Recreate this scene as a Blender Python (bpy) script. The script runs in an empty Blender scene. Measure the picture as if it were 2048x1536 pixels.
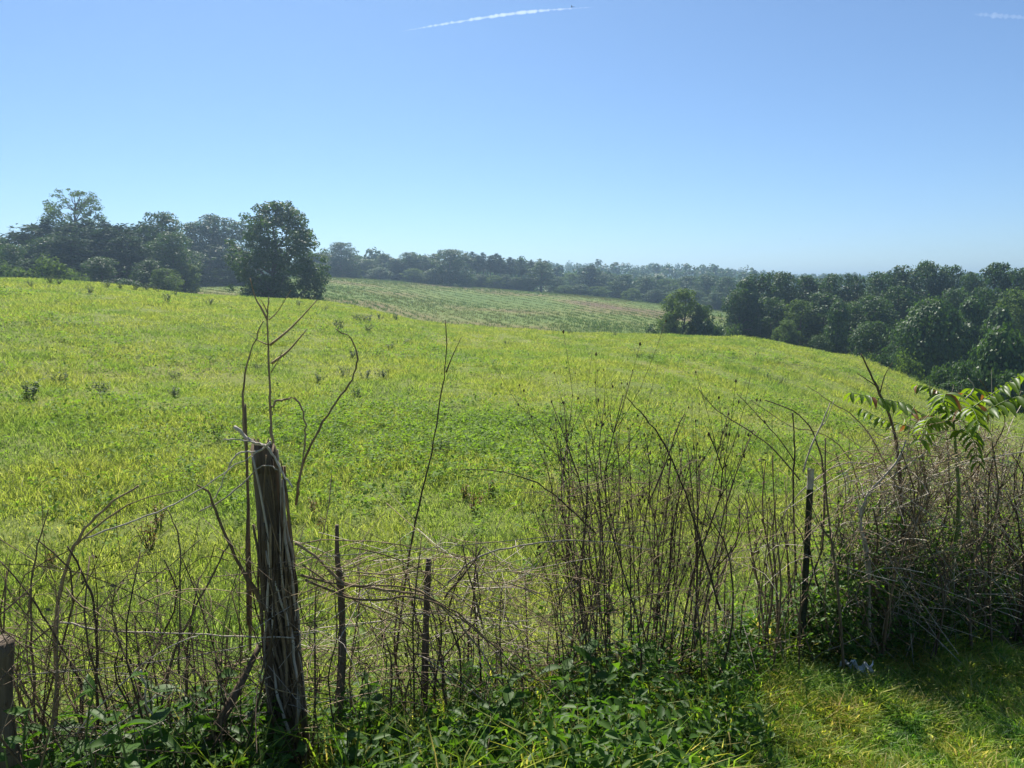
import bpy, math, random
import numpy as np
from mathutils import Vector, Matrix

scene = bpy.context.scene
R = math.radians
# ------------------------------------------------------------------ camera, sky, sun, exposure
EYE = 1.65
PITCH = R(7.4)
F = 1518.0                                     # focal length in pixels of the 2048 px wide photograph
cam_d = bpy.data.cameras.new('camera'); cam = bpy.data.objects.new('camera', cam_d)
scene.collection.objects.link(cam)
cam_d.sensor_width = 36.0; cam_d.lens = 36.0 * F / 2048.0
cam_d.clip_start = 0.05; cam_d.clip_end = 40000
cam.location = (0, 0, EYE); cam.rotation_euler = (R(90) - PITCH, 0, 0)
scene.camera = cam

SUN_AZ, SUN_EL = -17.0, 51.0                   # degrees left of the view axis, above the horizon
world = bpy.data.worlds.new('World'); scene.world = world; world.use_nodes = True
wn = world.node_tree.nodes; wl = world.node_tree.links
bg = wn['Background']; sky = wn.new('ShaderNodeTexSky'); sky.sky_type = 'NISHITA'
sky.sun_disc = False; sky.sun_elevation = R(SUN_EL); sky.sun_rotation = R(SUN_AZ)
sky.altitude = 8500; sky.air_density = 2.6; sky.dust_density = 4.0; sky.ozone_density = 5.0
wl.new(sky.outputs[0], bg.inputs[0]); bg.inputs[1].default_value = 0.059
sd = bpy.data.lights.new('sun', 'SUN'); sun = bpy.data.objects.new('sun', sd); scene.collection.objects.link(sun)
sd.energy = 5.0; sd.angle = R(0.53); sd.color = (1.0, 0.95, 0.86)
sv = Vector((math.sin(R(SUN_AZ)) * math.cos(R(SUN_EL)), math.cos(R(SUN_AZ)) * math.cos(R(SUN_EL)), math.sin(R(SUN_EL))))
sun.rotation_euler = sv.to_track_quat('Z', 'Y').to_euler(); sun.location = (-40, 60, 60)
vs = scene.view_settings
vs.view_transform = 'Standard'; vs.look = 'None'; vs.exposure = 1.08; vs.gamma = 1.0; vs.use_curve_mapping = False
scene.render.engine = 'CYCLES'
cy = scene.cycles
cy.use_denoising = True; cy.max_bounces = 7; cy.diffuse_bounces = 3; cy.glossy_bounces = 2
cy.transmission_bounces = 4; cy.transparent_max_bounces = 6; cy.volume_bounces = 0
cy.sample_clamp_indirect = 4.0

# ------------------------------------------------------------------ helpers
rng = np.random.default_rng(11); random.seed(5)
COL = scene.collection
CP, SP = math.cos(PITCH), math.sin(PITCH)

def ray(px, py):
    u = (px - 1024.0) / F; v = (py - 768.0) / F
    return (u, CP - v * SP, -SP - v * CP)
def P(px, py, d):
    """the point at depth d (metres straight ahead) seen at that pixel"""
    x, y, z = ray(px, py); s = d / y
    return np.array((x * s, d, EYE + z * s))
def PR(px, py, r):
    """the same with r the horizontal distance from the camera"""
    x, y, z = ray(px, py); s = r / math.hypot(x, y)
    return np.array((x * s, y * s, EYE + z * s))

def make_mesh(name, verts, faces, mat=None, smooth=False):
    """faces: list of (n,k) integer arrays"""
    me = bpy.data.meshes.new(name)
    verts = np.asarray(verts, np.float32)
    if not isinstance(faces, (list, tuple)): faces = [faces]
    faces = [np.asarray(f, np.int32) for f in faces if len(f)]
    me.vertices.add(len(verts)); me.vertices.foreach_set('co', verts.ravel())
    nl = sum(f.size for f in faces); npoly = sum(len(f) for f in faces)
    me.loops.add(nl); me.polygons.add(npoly)
    me.loops.foreach_set('vertex_index', np.concatenate([f.ravel() for f in faces]))
    tot = np.concatenate([np.full(len(f), f.shape[1], np.int32) for f in faces])
    st = np.concatenate([[0], np.cumsum(tot)[:-1]]).astype(np.int32)
    me.polygons.foreach_set('loop_start', st)
    if smooth: me.polygons.foreach_set('use_smooth', np.ones(npoly, bool))
    if mat: me.materials.append(mat)
    me.update(calc_edges=True)
    return me
def link(name, data, parent=None, label=None, cat=None, group=None, kind=None, loc=None, rot=None, scale=None):
    o = bpy.data.objects.new(name, data); COL.objects.link(o)
    if parent is not None: o.parent = parent
    if loc is not None: o.location = loc
    if rot is not None: o.rotation_euler = rot
    if scale is not None: o.scale = scale
    if label: o['label'] = label
    if cat: o['category'] = cat
    if group: o['group'] = group
    if kind: o['kind'] = kind
    return o

class MB:
    """collects tubes, cards and sheets into one mesh"""
    def __init__(s): s.v = []; s.q = []; s.t = []; s.n = 0
    def add(s, v, q=None, t=None):
        v = np.asarray(v, float).reshape(-1, 3)
        if q is not None and len(q): s.q.append(np.asarray(q, int) + s.n)
        if t is not None and len(t): s.t.append(np.asarray(t, int) + s.n)
        s.v.append(v); s.n += len(v)
    def tube(s, pts, rad, sides=5, cap=True, squash=1.0):
        pts = np.asarray(pts, float); n = len(pts)
        rad = np.broadcast_to(np.asarray(rad, float), (n,))
        tan = np.gradient(pts, axis=0); tan /= np.linalg.norm(tan, axis=1)[:, None] + 1e-9
        ref = np.array((0.31, 0.17, 0.93)) if abs(tan[0][2]) < 0.9 else np.array((1.0, 0.1, 0.0))
        a = np.cross(tan, ref); a /= np.linalg.norm(a, axis=1)[:, None] + 1e-9
        b = np.cross(tan, a)
        th = np.arange(sides) / sides * 2 * math.pi
        ring = a[:, None, :] * np.cos(th)[None, :, None] + b[:, None, :] * (np.sin(th) * squash)[None, :, None]
        V = (pts[:, None, :] + ring * rad[:, None, None]).reshape(-1, 3)
        i = np.arange(n - 1)[:, None] * sides; j = np.arange(sides)[None, :]; k = (j + 1) % sides
        Q = np.stack([i + j, i + k, i + sides + k, i + sides + j], -1).reshape(-1, 4)
        T = []
        if cap:
            V = np.vstack([V, pts[0], pts[-1]]); c0 = n * sides
            for jj in range(sides):
                T.append((c0, (jj + 1) % sides, jj)); T.append((c0 + 1, (n - 1) * sides + jj, (n - 1) * sides + (jj + 1) % sides))
        s.add(V, Q, T)
    def mesh(s, name, mat, smooth=False):
        fs = []
        if s.q: fs.append(np.vstack(s.q))
        if s.t: fs.append(np.vstack(s.t))
        return make_mesh(name, np.vstack(s.v), fs, mat, smooth)

def smooth_line(pts, n=None):
    """Catmull-Rom through the points"""
    p = np.asarray(pts, float)
    if len(p) == 2: 
        t = np.linspace(0, 1, n or 5)[:, None]; return p[0] * (1 - t) + p[1] * t
    n = n or (len(p) - 1) * 4 + 1
    e = np.vstack([2 * p[0] - p[1], p, 2 * p[-1] - p[-2]])
    out = []
    for u in np.linspace(0, len(p) - 1 - 1e-6, n):
        i = int(u); t = u - i; a, b, c, d = e[i:i + 4]
        out.append(0.5 * (2 * b + (c - a) * t + (2 * a - 5 * b + 4 * c - d) * t * t + (3 * b - a - 3 * c + d) * t ** 3))
    return np.array(out)

def cards(cen, nrm, size, asp, r, droop=None, fine=False):
    """leaf-shaped quads: one diamond per centre"""
    n = len(cen)
    nrm = nrm / (np.linalg.norm(nrm, axis=1)[:, None] + 1e-9)
    t = r.normal(size=(n, 3))
    if droop is not None: t += droop
    t -= nrm * (t * nrm).sum(1)[:, None]; t /= np.linalg.norm(t, axis=1)[:, None] + 1e-9
    b = np.cross(nrm, t)
    size = np.broadcast_to(np.asarray(size, float), (n,))[:, None]
    L = t * size * 0.5; W = b * size * 0.5 * asp; N = nrm * size * 0.10
    if fine:
        V = np.stack([cen - L, cen + W * 0.9 - L * 0.45 + N, cen + W * 0.85 + L * 0.25 + N, cen + L - N, cen - W * 0.85 + L * 0.25 + N, cen - W * 0.9 - L * 0.45 + N], 1).reshape(-1, 3); i = np.arange(n)[:, None] * 6
        return V, np.stack([i + np.array([[0, 1, 2, 3]]), i + np.array([[0, 3, 4, 5]])], 1).reshape(-1, 4)
    V = np.stack([cen - L, cen + W * 1.0 - L * 0.1 + N, cen + L, cen - W - L * 0.1 + N], 1).reshape(-1, 3)
    return V, np.arange(n * 4).reshape(-1, 4)

# ------------------------------------------------------------------ materials
def base_mat(name):
    m = bpy.data.materials.new(name); m.use_nodes = True
    nt = m.node_tree; nt.nodes.clear()
    return m, nt, nt.nodes.new, nt.links.new
def ramp(N, stops):
    c = N('ShaderNodeValToRGB'); el = c.color_ramp.elements
    while len(el) > 1: el.remove(el[-1])
    el[0].position = stops[0][0]; el[0].color = (*stops[0][1], 1)
    for p, k in stops[1:]:
        e = el.new(p); e.color = (*k, 1)
    return c
def leaf_mat(name, cols, trans=0.45, tint=(1.25, 1.15, 0.45), rough=0.5, spec=0.35, patch=None, patch_scale=0.05, obj_rand=0.0, tips=None):
    """cols: dark..light leaf colours picked per leaf; patch: colours that vary over the ground by world position"""
    m, nt, N, L = base_mat(name)
    geo = N('ShaderNodeNewGeometry')
    v = geo.outputs['Random Per Island']
    if obj_rand:
        oi = N('ShaderNodeObjectInfo'); mx = N('ShaderNodeMix'); mx.inputs[0].default_value = obj_rand
        L(v, mx.inputs[2]); L(oi.outputs['Random'], mx.inputs[3]); v = mx.outputs[0]
    n = len(cols)
    c = ramp(N, [(i / max(1, n - 1), k) for i, k in enumerate(cols)]); L(v, c.inputs[0])
    col = c.outputs[0]
    if patch:
        no = N('ShaderNodeTexNoise'); no.inputs['Scale'].default_value = patch_scale; no.inputs['Detail'].default_value = 4
        no.inputs['Roughness'].default_value = 0.6
        L(geo.outputs['Position'], no.inputs['Vector'])
        pr = ramp(N, patch); L(no.outputs['Fac'], pr.inputs[0])
        mm = N('ShaderNodeMix'); mm.data_type = 'RGBA'; mm.blend_type = 'MULTIPLY'; mm.inputs[0].default_value = 1.0
        L(col, mm.inputs[6]); L(pr.outputs[0], mm.inputs[7]); col = mm.outputs[2]
    bs = N('ShaderNodeBsdfPrincipled'); bs.inputs['Roughness'].default_value = rough
    bs.inputs['Specular IOR Level'].default_value = spec
    L(col, bs.inputs['Base Color'])
    tm = N('ShaderNodeMix'); tm.data_type = 'RGBA'; tm.blend_type = 'MULTIPLY'; tm.inputs[0].default_value = 1.0
    tm.inputs[7].default_value = (*tint, 1); L(col, tm.inputs[6])
    tr = N('ShaderNodeBsdfTranslucent'); L(tm.outputs[2], tr.inputs[0])
    ms = N('ShaderNodeMixShader'); ms.inputs[0].default_value = trans
    L(bs.outputs[0], ms.inputs[1]); L(tr.outputs[0], ms.inputs[2])
    o = N('ShaderNodeOutputMaterial'); L(ms.outputs[0], o.inputs[0])
    return m
def bark_mat(name, cols, scale=30, stretch=0.15, rough=0.9, bump=0.6, obj_rand=True):
    m, nt, N, L = base_mat(name)
    tc = N('ShaderNodeTexCoord'); mp = N('ShaderNodeMapping'); mp.inputs['Scale'].default_value = (1, 1, stretch)
    L(tc.outputs['Object'], mp.inputs[0])
    no = N('ShaderNodeTexNoise'); no.inputs['Scale'].default_value = scale; no.inputs['Detail'].default_value = 8; no.inputs['Roughness'].default_value = 0.7
    L(mp.outputs[0], no.inputs['Vector'])
    v = no.outputs['Fac']
    if obj_rand:
        oi = N('ShaderNodeObjectInfo'); ad = N('ShaderNodeMath'); ad.operation = 'MULTIPLY_ADD'; ad.inputs[1].default_value = 0.35; L(oi.outputs['Random'], ad.inputs[0])
        s2 = N('ShaderNodeMath'); s2.operation = 'SUBTRACT'; L(v, s2.inputs[0]); s2.inputs[1].default_value = 0.17; L(s2.outputs[0], ad.inputs[2]); v = ad.outputs[0]
    k = len(cols); c = ramp(N, [(0.28 + 0.44 * i / (k - 1), q) for i, q in enumerate(cols)]); L(v, c.inputs[0])
    bs = N('ShaderNodeBsdfPrincipled'); bs.inputs['Roughness'].default_value = rough; bs.inputs['Specular IOR Level'].default_value = 0.3
    L(c.outputs[0], bs.inputs['Base Color'])
    bp = N('ShaderNodeBump'); bp.inputs['Strength'].default_value = bump; bp.inputs['Distance'].default_value = 0.01
    L(no.outputs['Fac'], bp.inputs['Height']); L(bp.outputs[0], bs.inputs['Normal'])
    o = N('ShaderNodeOutputMaterial'); L(bs.outputs[0], o.inputs[0])
    return m

M = {}
FIELD_PATCH = [(0.28, (0.50, 0.70, 0.66)), (0.40, (0.76, 0.90, 0.85)), (0.52, (0.98, 1.0, 0.96)), (0.64, (1.07, 1.04, 0.98)), (0.76, (1.15, 1.08, 0.95))]
M['grass'] = leaf_mat('grass_blades', [(0.15, 0.195, 0.045), (0.195, 0.24, 0.058), (0.245, 0.285, 0.074), (0.29, 0.315, 0.10), (0.36, 0.35, 0.17)],
                      trans=0.55, tint=(1.32, 1.4, 0.65), patch=FIELD_PATCH, patch_scale=0.34, rough=0.6, spec=0.2)
M['road_grass'] = leaf_mat('roadside_grass_blades', [(0.07, 0.15, 0.022), (0.17, 0.28, 0.036), (0.26, 0.36, 0.05), (0.36, 0.38, 0.08), (0.52, 0.44, 0.24)],
                      trans=0.55, tint=(1.25, 1.3, 0.65), patch=[(0.34, (0.55, 0.85, 0.8)), (0.5, (1.05, 1.05, 0.85)), (0.62, (1.2, 1.05, 0.9)), (0.72, (1.3, 0.95, 0.85))], patch_scale=3.0, spec=0.35)
M['mown'] = leaf_mat('mown_field_stubble', [(0.06, 0.11, 0.028), (0.085, 0.135, 0.036), (0.115, 0.15, 0.045), (0.13, 0.125, 0.055)], trans=0.4, tint=(1.2, 1.2, 0.6),
                      patch=[(0.38, (0.75, 1.0, 0.85)), (0.52, (0.95, 1.0, 0.9)), (0.64, (1.2, 0.9, 0.85))], patch_scale=0.03, spec=0.1, rough=0.8)
M['herb'] = leaf_mat('broad_herb_leaves', [(0.10, 0.175, 0.032), (0.145, 0.23, 0.042), (0.19, 0.285, 0.06)], trans=0.5, tint=(1.4, 1.5, 0.5), rough=0.65, spec=0.15)
M['weed'] = leaf_mat('field_weed_leaves', [(0.03, 0.06, 0.026), (0.05, 0.09, 0.036), (0.08, 0.12, 0.055)], trans=0.3, tint=(1.2, 1.3, 0.5), rough=0.6, spec=0.2)
M['redweed'] = leaf_mat('reddish_weed_leaves', [(0.20, 0.11, 0.05), (0.16, 0.14, 0.05), (0.24, 0.11, 0.06)], trans=0.4, tint=(1.3, 1.0, 0.5), spec=0.15)
M['dec'] = leaf_mat('broadleaf_foliage', [(0.024, 0.056, 0.018), (0.042, 0.086, 0.024), (0.070, 0.122, 0.034)], trans=0.33, tint=(1.4, 1.45, 0.5), obj_rand=0.5, rough=0.58, spec=0.18)
M['dec_light'] = leaf_mat('pale_broadleaf_foliage', [(0.055, 0.10, 0.028), (0.080, 0.135, 0.036), (0.11, 0.165, 0.045)], trans=0.45, tint=(1.3, 1.3, 0.5), obj_rand=0.3, rough=0.7, spec=0.12)
M['pine'] = leaf_mat('conifer_needles', [(0.022, 0.048, 0.022), (0.032, 0.064, 0.028), (0.046, 0.08, 0.032)], trans=0.25, tint=(1.2, 1.2, 0.6), obj_rand=0.35, rough=0.75, spec=0.1)
M['kudzu'] = leaf_mat('kudzu_leaves', [(0.028, 0.068, 0.018), (0.048, 0.10, 0.025), (0.078, 0.14, 0.034)], trans=0.33, tint=(1.4, 1.45, 0.45), rough=0.52, spec=0.25)
M['brush_leaf'] = leaf_mat('undergrowth_leaves', [(0.034, 0.080, 0.016), (0.055, 0.12, 0.020), (0.095, 0.18, 0.028)], trans=0.5, tint=(1.4, 1.5, 0.4), rough=0.5, spec=0.22, obj_rand=0.3)
M['yellow_leaf'] = leaf_mat('yellowed_leaf', [(0.40, 0.32, 0.03), (0.34, 0.34, 0.04)], trans=0.5, tint=(1.3, 1.2, 0.4))
M['ail_leaf'] = leaf_mat('compound_leaflets', [(0.05, 0.11, 0.022), (0.08, 0.15, 0.026), (0.13, 0.19, 0.026)], trans=0.6, tint=(1.9, 1.7, 0.3), rough=0.42, spec=0.35)
M['ail_red'] = leaf_mat('reddish_leaflets', [(0.22, 0.08, 0.04), (0.18, 0.11, 0.04)], trans=0.45, tint=(1.3, 1.1, 0.5), rough=0.4)
M['bark'] = bark_mat('tree_bark', [(0.05, 0.043, 0.034), (0.10, 0.085, 0.07), (0.17, 0.145, 0.12)], scale=6)
M['twig'] = bark_mat('dead_twig_bark', [(0.09, 0.060, 0.032), (0.175, 0.122, 0.068), (0.30, 0.225, 0.135)], scale=60, stretch=0.3, bump=0.3, rough=0.8)
M['twig_dark'] = bark_mat('dark_dead_stalk', [(0.042, 0.028, 0.016), (0.085, 0.060, 0.036), (0.15, 0.112, 0.072)], scale=60, stretch=0.3, bump=0.3, rough=0.8)
M['twig_pale'] = bark_mat('bleached_vine', [(0.24, 0.205, 0.155), (0.38, 0.33, 0.265), (0.52, 0.47, 0.39)], scale=50, stretch=0.3, bump=0.3, rough=0.75)
M['post'] = bark_mat('weathered_post_wood', [(0.05, 0.037, 0.025), (0.115, 0.088, 0.06), (0.20, 0.16, 0.115)], scale=24, stretch=0.06, bump=1.0, obj_rand=False)
M['stem'] = bark_mat('green_weed_stem', [(0.05, 0.08, 0.02), (0.09, 0.13, 0.03), (0.14, 0.17, 0.05)], scale=30, bump=0.2, rough=0.6)

# ------------------------------------------------------------------ terrain: rolling pasture, a valley, a second mown rise, far ridge
def elev(px, py, r):
    return PR(px, py, r)[2]
#        px    crest_py Rc   z12   z19   z34   then (r, z) beyond the crest
COLS = [(-900, 556, 62, -0.90, -0.70, 0.45, [(80, 1.5), (110, 0.6), (150, 0.8), (190, 1.5), (240, 2.0)]),
        (0,    557, 62, -0.90, -0.70, 0.45, [(80, 1.3), (110, 0.2), (150, 0.6), (190, 1.5), (240, 2.0)]),
        (200,  568, 61, -0.95, -0.80, 0.15, [(80, 0.9), (110, 0.1), (150, 0.4), (190, 1.5), (240, 2.2)]),
        (400,  590, 60, -1.00, -0.95, -0.30, [(80, 0.1), (108, 0.15), (146, 1.35), (190, 2.6), (240, 3.0)]),
        (640,  604, 60, -1.05, -1.10, -0.75, [(82, -1.6), (110, -0.35), (150, 1.7), (190, 3.45), (240, 4.0)]),
        (900,  650, 60, -1.10, -1.30, -1.30, [(82, -5.0), (108, -3.7), (150, -1.1), (200, 1.5), (240, 1.9)]),
        (1200, 668, 58, -1.20, -1.50, -1.75, [(82, -6.6), (108, -5.0), (150, -3.2), (195, -1.65), (240, -1.8)]),
        (1440, 674, 58, -1.30, -1.70, -2.15, [(82, -8.0), (108, -7.0), (150, -5.6), (185, -4.8), (240, -5.0)]),
        (1700, 713, 57, -1.45, -1.95, -2.75, [(80, -9.0), (108, -9.6), (150, -9.0), (185, -8.0), (240, -6.5)]),
        (1870, 775, 52, -1.60, -2.30, -3.75, [(72, -9.6), (108, -10.2), (150, -9.0), (185, -8.0), (240, -6.5)]),
        (2048, 838, 45, -1.75, -2.70, -4.65, [(65, -9.6), (108, -10.4), (150, -9.0), (185, -8.0), (240, -6.5)]),
        (2900, 880, 40, -1.90, -3.00, -5.30, [(60, -9.6), (108, -10.4), (150, -9.0), (185, -8.0), (240, -6.5)])]
NEAR = [(0.3, 0.0), (1.5, 0.0), (2.2, -0.13), (3.0, -0.36), (4.4, -0.54), (7.0, -0.86)]
FAR = [(340, -2.5), (480, -1.0), (620, 3.0), (800, 3.0), (1200, 0.0), (3000, 0.0)]
def pchip(x, y, xs):
    x = np.asarray(x, float); y = np.asarray(y, float); h = np.diff(x); d = np.diff(y) / h
    m = np.zeros(len(x)); m[0] = d[0]; m[-1] = d[-1]
    for i in range(1, len(x) - 1):
        if d[i - 1] * d[i] > 0:
            w1 = 2 * h[i] + h[i - 1]; w2 = h[i] + 2 * h[i - 1]; m[i] = (w1 + w2) / (w1 / d[i - 1] + w2 / d[i])
    k = np.clip(np.searchsorted(x, xs) - 1, 0, len(h) - 1); t = np.clip((xs - x[k]) / h[k], 0, 1)
    return ((1 + 2 * t) * (1 - t) ** 2 * y[k] + t * (1 - t) ** 2 * h[k] * m[k] + t * t * (3 - 2 * t) * y[k + 1] + t * t * (t - 1) * h[k] * m[k + 1])
c_az = np.array([math.degrees(math.atan((c[0] - 1024) / F)) for c in COLS])
def col_table(fn): return np.array([fn(c) for c in COLS])
def smooth_az(vals, az):
    return pchip(c_az, vals, np.clip(az, c_az[0], c_az[-1]))
AZ = np.concatenate([np.arange(-180, -70, 5.0), np.arange(-70, 70.01, 0.8), np.arange(75, 180.01, 5.0)])
LR = np.concatenate([np.log(np.linspace(0.3, 2, 8)), np.linspace(math.log(2.15), math.log(300), 190), np.linspace(math.log(310), math.log(3000), 40)])
RAD = np.exp(LR)
TAB = np.zeros((len(AZ), len(RAD)))
cZc = np.array([elev(c[0], c[1], c[2]) for c in COLS])
for i, a in enumerate(AZ):
    Rc = smooth_az(col_table(lambda c: c[2]), a); zc = smooth_az(cZc, a)
    rs = [p[0] for p in NEAR] + [12, 19, 34, float(Rc)]
    zs = [p[1] for p in NEAR] + [float(smooth_az(col_table(lambda c, k=k: c[k]), a)) for k in (3, 4, 5)] + [float(zc)]
    for k in range(5):
        rs.append(float(smooth_az(col_table(lambda c: c[6][k][0]), a))); zs.append(float(smooth_az(col_table(lambda c: c[6][k][1]), a)))
    rs += [p[0] for p in FAR]; zs += [p[1] for p in FAR]
    z = pchip(rs, zs, RAD)
    w = np.clip((abs(a) - 80) / 50, 0, 1)                      # behind the camera: level verge
    TAB[i] = z * (1 - w) + 0.0 * w
# slight unevenness of the pasture
gx = np.sin(R(1) * AZ)[:, None] * RAD[None, :]; gy = np.cos(R(1) * AZ)[:, None] * RAD[None, :]
swell = 0.24 * np.sin(gx * 0.21 + gy * 0.13 + 1.1 * np.sin(gy * 0.09)) * np.sin(gy * 0.17 - gx * 0.06 + 0.6) * np.clip((RAD - 9) / 14, 0, 1)[None, :] * np.clip((58 - RAD) / 16, 0, 1)[None, :]
uneven = 0.05 * np.sin(gx * 0.55 + 1.3 * np.sin(gy * 0.31)) * np.sin(gy * 0.48 + 0.7) + 0.03 * np.sin(gx * 1.7 + gy * 1.1) * np.sin(gy * 1.9 - gx * 0.6)
TAB += swell
TAB += uneven * np.clip((RAD - 5) / 6, 0, 1)[None, :] * np.clip((70 - RAD) / 10, 0.3, 1)[None, :]
def ground(x, y):
    x = np.asarray(x, float); y = np.asarray(y, float)
    a = np.degrees(np.arctan2(x, y)); l = np.log(np.clip(np.hypot(x, y), 0.301, 2990))
    i = np.clip(np.searchsorted(AZ, a) - 1, 0, len(AZ) - 2); j = np.clip(np.searchsorted(LR, l) - 1, 0, len(LR) - 2)
    u = (a - AZ[i]) / (AZ[i + 1] - AZ[i]); v = (l - LR[j]) / (LR[j + 1] - LR[j])
    return (TAB[i, j] * (1 - u) * (1 - v) + TAB[i + 1, j] * u * (1 - v) + TAB[i, j + 1] * (1 - u) * v + TAB[i + 1, j + 1] * u * v)
def G(x, y): return float(ground(x, y))

nA, nR = len(AZ), len(RAD)
gv = np.stack([gx, gy, TAB], -1).reshape(-1, 3)
ii = np.arange(nA - 1)[:, None] * nR; jj = np.arange(nR - 1)[None, :]
gq = np.stack([ii + jj, ii + nR + jj, ii + nR + jj + 1, ii + jj + 1], -1).reshape(-1, 4)
hub = len(gv); gv = np.vstack([gv, [[0, 0, 0]]])
gt = np.array([(hub, i * nR + nR, i * nR) for i in range(nA - 1)])
def ground_mat():
    m, nt, N, L = base_mat('pasture_soil_and_thatch')
    geo = N('ShaderNodeNewGeometry')
    n1 = N('ShaderNodeTexNoise'); n1.inputs['Scale'].default_value = 0.16; n1.inputs['Detail'].default_value = 4; L(geo.outputs['Position'], n1.inputs['Vector'])
    n2 = N('ShaderNodeTexNoise'); n2.inputs['Scale'].default_value = 9; n2.inputs['Detail'].default_value = 8; n2.inputs['Roughness'].default_value = 0.75; L(geo.outputs['Position'], n2.inputs['Vector'])
    c1 = ramp(N, [(0.3, (0.095, 0.13, 0.032)), (0.5, (0.14, 0.17, 0.042)), (0.7, (0.18, 0.18, 0.06))]); L(n1.outputs['Fac'], c1.inputs[0])
    c2 = ramp(N, [(0.3, (0.6, 0.62, 0.6)), (0.5, (0.95, 0.97, 0.92)), (0.7, (1.3, 1.22, 1.1))]); L(n2.outputs['Fac'], c2.inputs[0])
    mx = N('ShaderNodeMix'); mx.data_type = 'RGBA'; mx.blend_type = 'MULTIPLY'; mx.inputs[0].default_value = 1; L(c1.outputs[0], mx.inputs[6]); L(c2.outputs[0], mx.inputs[7])
    # the mown second rise beyond the valley is greyer and browner
    ln = N('ShaderNodeVectorMath'); ln.operation = 'LENGTH'; L(geo.outputs['Position'], ln.inputs[0])
    mr = N('ShaderNodeMapRange'); mr.inputs[1].default_value = 72; mr.inputs[2].default_value = 84; L(ln.outputs['Value'], mr.inputs[0])
    n3 = N('ShaderNodeTexNoise'); n3.inputs['Scale'].default_value = 0.035; n3.inputs['Detail'].default_value = 5; L(geo.outputs['Position'], n3.inputs['Vector'])
    c3 = ramp(N, [(0.36, (0.09, 0.14, 0.03)), (0.5, (0.12, 0.155, 0.036)), (0.57, (0.15, 0.14, 0.05)), (0.66, (0.135, 0.095, 0.058))]); L(n3.outputs['Fac'], c3.inputs[0])
    m3 = N('ShaderNodeMix'); m3.data_type = 'RGBA'; m3.blend_type = 'MULTIPLY'; m3.inputs[0].default_value = 0.7; L(c3.outputs[0], m3.inputs[6]); L(c2.outputs[0], m3.inputs[7])
    m2 = N('ShaderNodeMix'); m2.data_type = 'RGBA'; L(mr.outputs[0], m2.inputs[0]); L(mx.outputs[2], m2.inputs[6]); L(m3.outputs[2], m2.inputs[7])
    bs = N('ShaderNodeBsdfPrincipled'); bs.inputs['Roughness'].default_value = 0.95; bs.inputs['Specular IOR Level'].default_value = 0.1; L(m2.outputs[2], bs.inputs['Base Color'])
    bp = N('ShaderNodeBump'); bp.inputs['Strength'].default_value = 0.8; bp.inputs['Distance'].default_value = 0.06; L(n2.outputs['Fac'], bp.inputs['Height']); L(bp.outputs[0], bs.inputs['Normal'])
    o = N('ShaderNodeOutputMaterial'); L(bs.outputs[0], o.inputs[0])
    return m
link('ground', make_mesh('ground', gv, [gq, gt], ground_mat(), smooth=True), kind='structure')

# ------------------------------------------------------------------ grass and other uncountable growth
def blade_field(name, label, cat, mat, cx, cy, per, rad, h, width, r, lean=0.5, bend=0.4, segs=2):
    """tufts of blades, each tuft centred on (cx, cy) with height h and spread rad (arrays)"""
    n = len(cx); k = n * per; rp = lambda v: np.repeat(np.broadcast_to(np.asarray(v, float), (n,)), per)
    ang = r.uniform(0, 6.2832, k); d = rp(rad) * np.sqrt(r.uniform(size=k))
    bx = rp(cx) + d * np.cos(ang); by = rp(cy) + d * np.sin(ang); bz = ground(bx, by) - 0.01
    H = rp(h) * r.uniform(0.45, 1.1, k) ; a2 = ang + r.normal(0, 0.9, k)
    dx, dy = np.cos(a2), np.sin(a2); ln = r.uniform(0.05, 1, k) * lean; bd = r.uniform(0.2, 1, k) * bend
    f = r.uniform(0, 6.2832, k); w = rp(width) * 0.5 * r.uniform(0.7, 1.3, k); sx, sy = np.cos(f) * w, np.sin(f) * w
    b = np.stack([bx, by, bz], 1); s = np.stack([sx, sy, np.zeros(k)], 1)
    tip = b + np.stack([dx * H * (ln + bd), dy * H * (ln + bd), H * (1 - 0.3 * bd)], 1)
    if segs == 1:
        V = np.stack([b - s, b + s, tip], 1).reshape(-1, 3); me = make_mesh(name, V, [np.arange(3 * k).reshape(-1, 3)], mat)
    else:
        mid = b + np.stack([dx * H * ln * 0.55, dy * H * ln * 0.55, H * 0.62], 1)
        V = np.stack([b - s * 0.8, b + s * 0.8, mid + s, mid - s, tip], 1).reshape(-1, 3); i = np.arange(k)[:, None] * 5
        me = make_mesh(name, V, [i + np.array([[0, 1, 2, 3]]), i + np.array([[3, 2, 4]])], mat)
    return link(name, me, label=label, cat=cat, kind='stuff')
def herb_field(name, label, cat, mat, cx, cy, per, rad, h, leaf, r, asp=0.5, fine=False):
    n = len(cx); k = n * per; rp = lambda v: np.repeat(np.broadcast_to(np.asarray(v, float), (n,)), per)
    ang = r.uniform(0, 6.2832, k); t = r.uniform(0.15, 1, k) ; d = rp(rad) * np.sqrt(r.uniform(size=k)) * (0.5 + 0.5 * t)
    x = rp(cx) + d * np.cos(ang); y = rp(cy) + d * np.sin(ang); z = ground(rp(cx), rp(cy)) + rp(h) * t * (1.05 - 0.35 * (d / (rp(rad) + 1e-6)) ** 2)
    nr = np.stack([np.cos(ang) * 0.35, np.sin(ang) * 0.35, np.ones(k)], 1) + r.normal(0, 0.4, (k, 3))
    V, Q = cards(np.stack([x, y, z], 1), nr, rp(leaf) * r.uniform(0.45, 1.4, k), asp, r, None, fine)
    return link(name, make_mesh(name, V, [Q], mat), label=label, cat=cat, kind='stuff')
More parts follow.
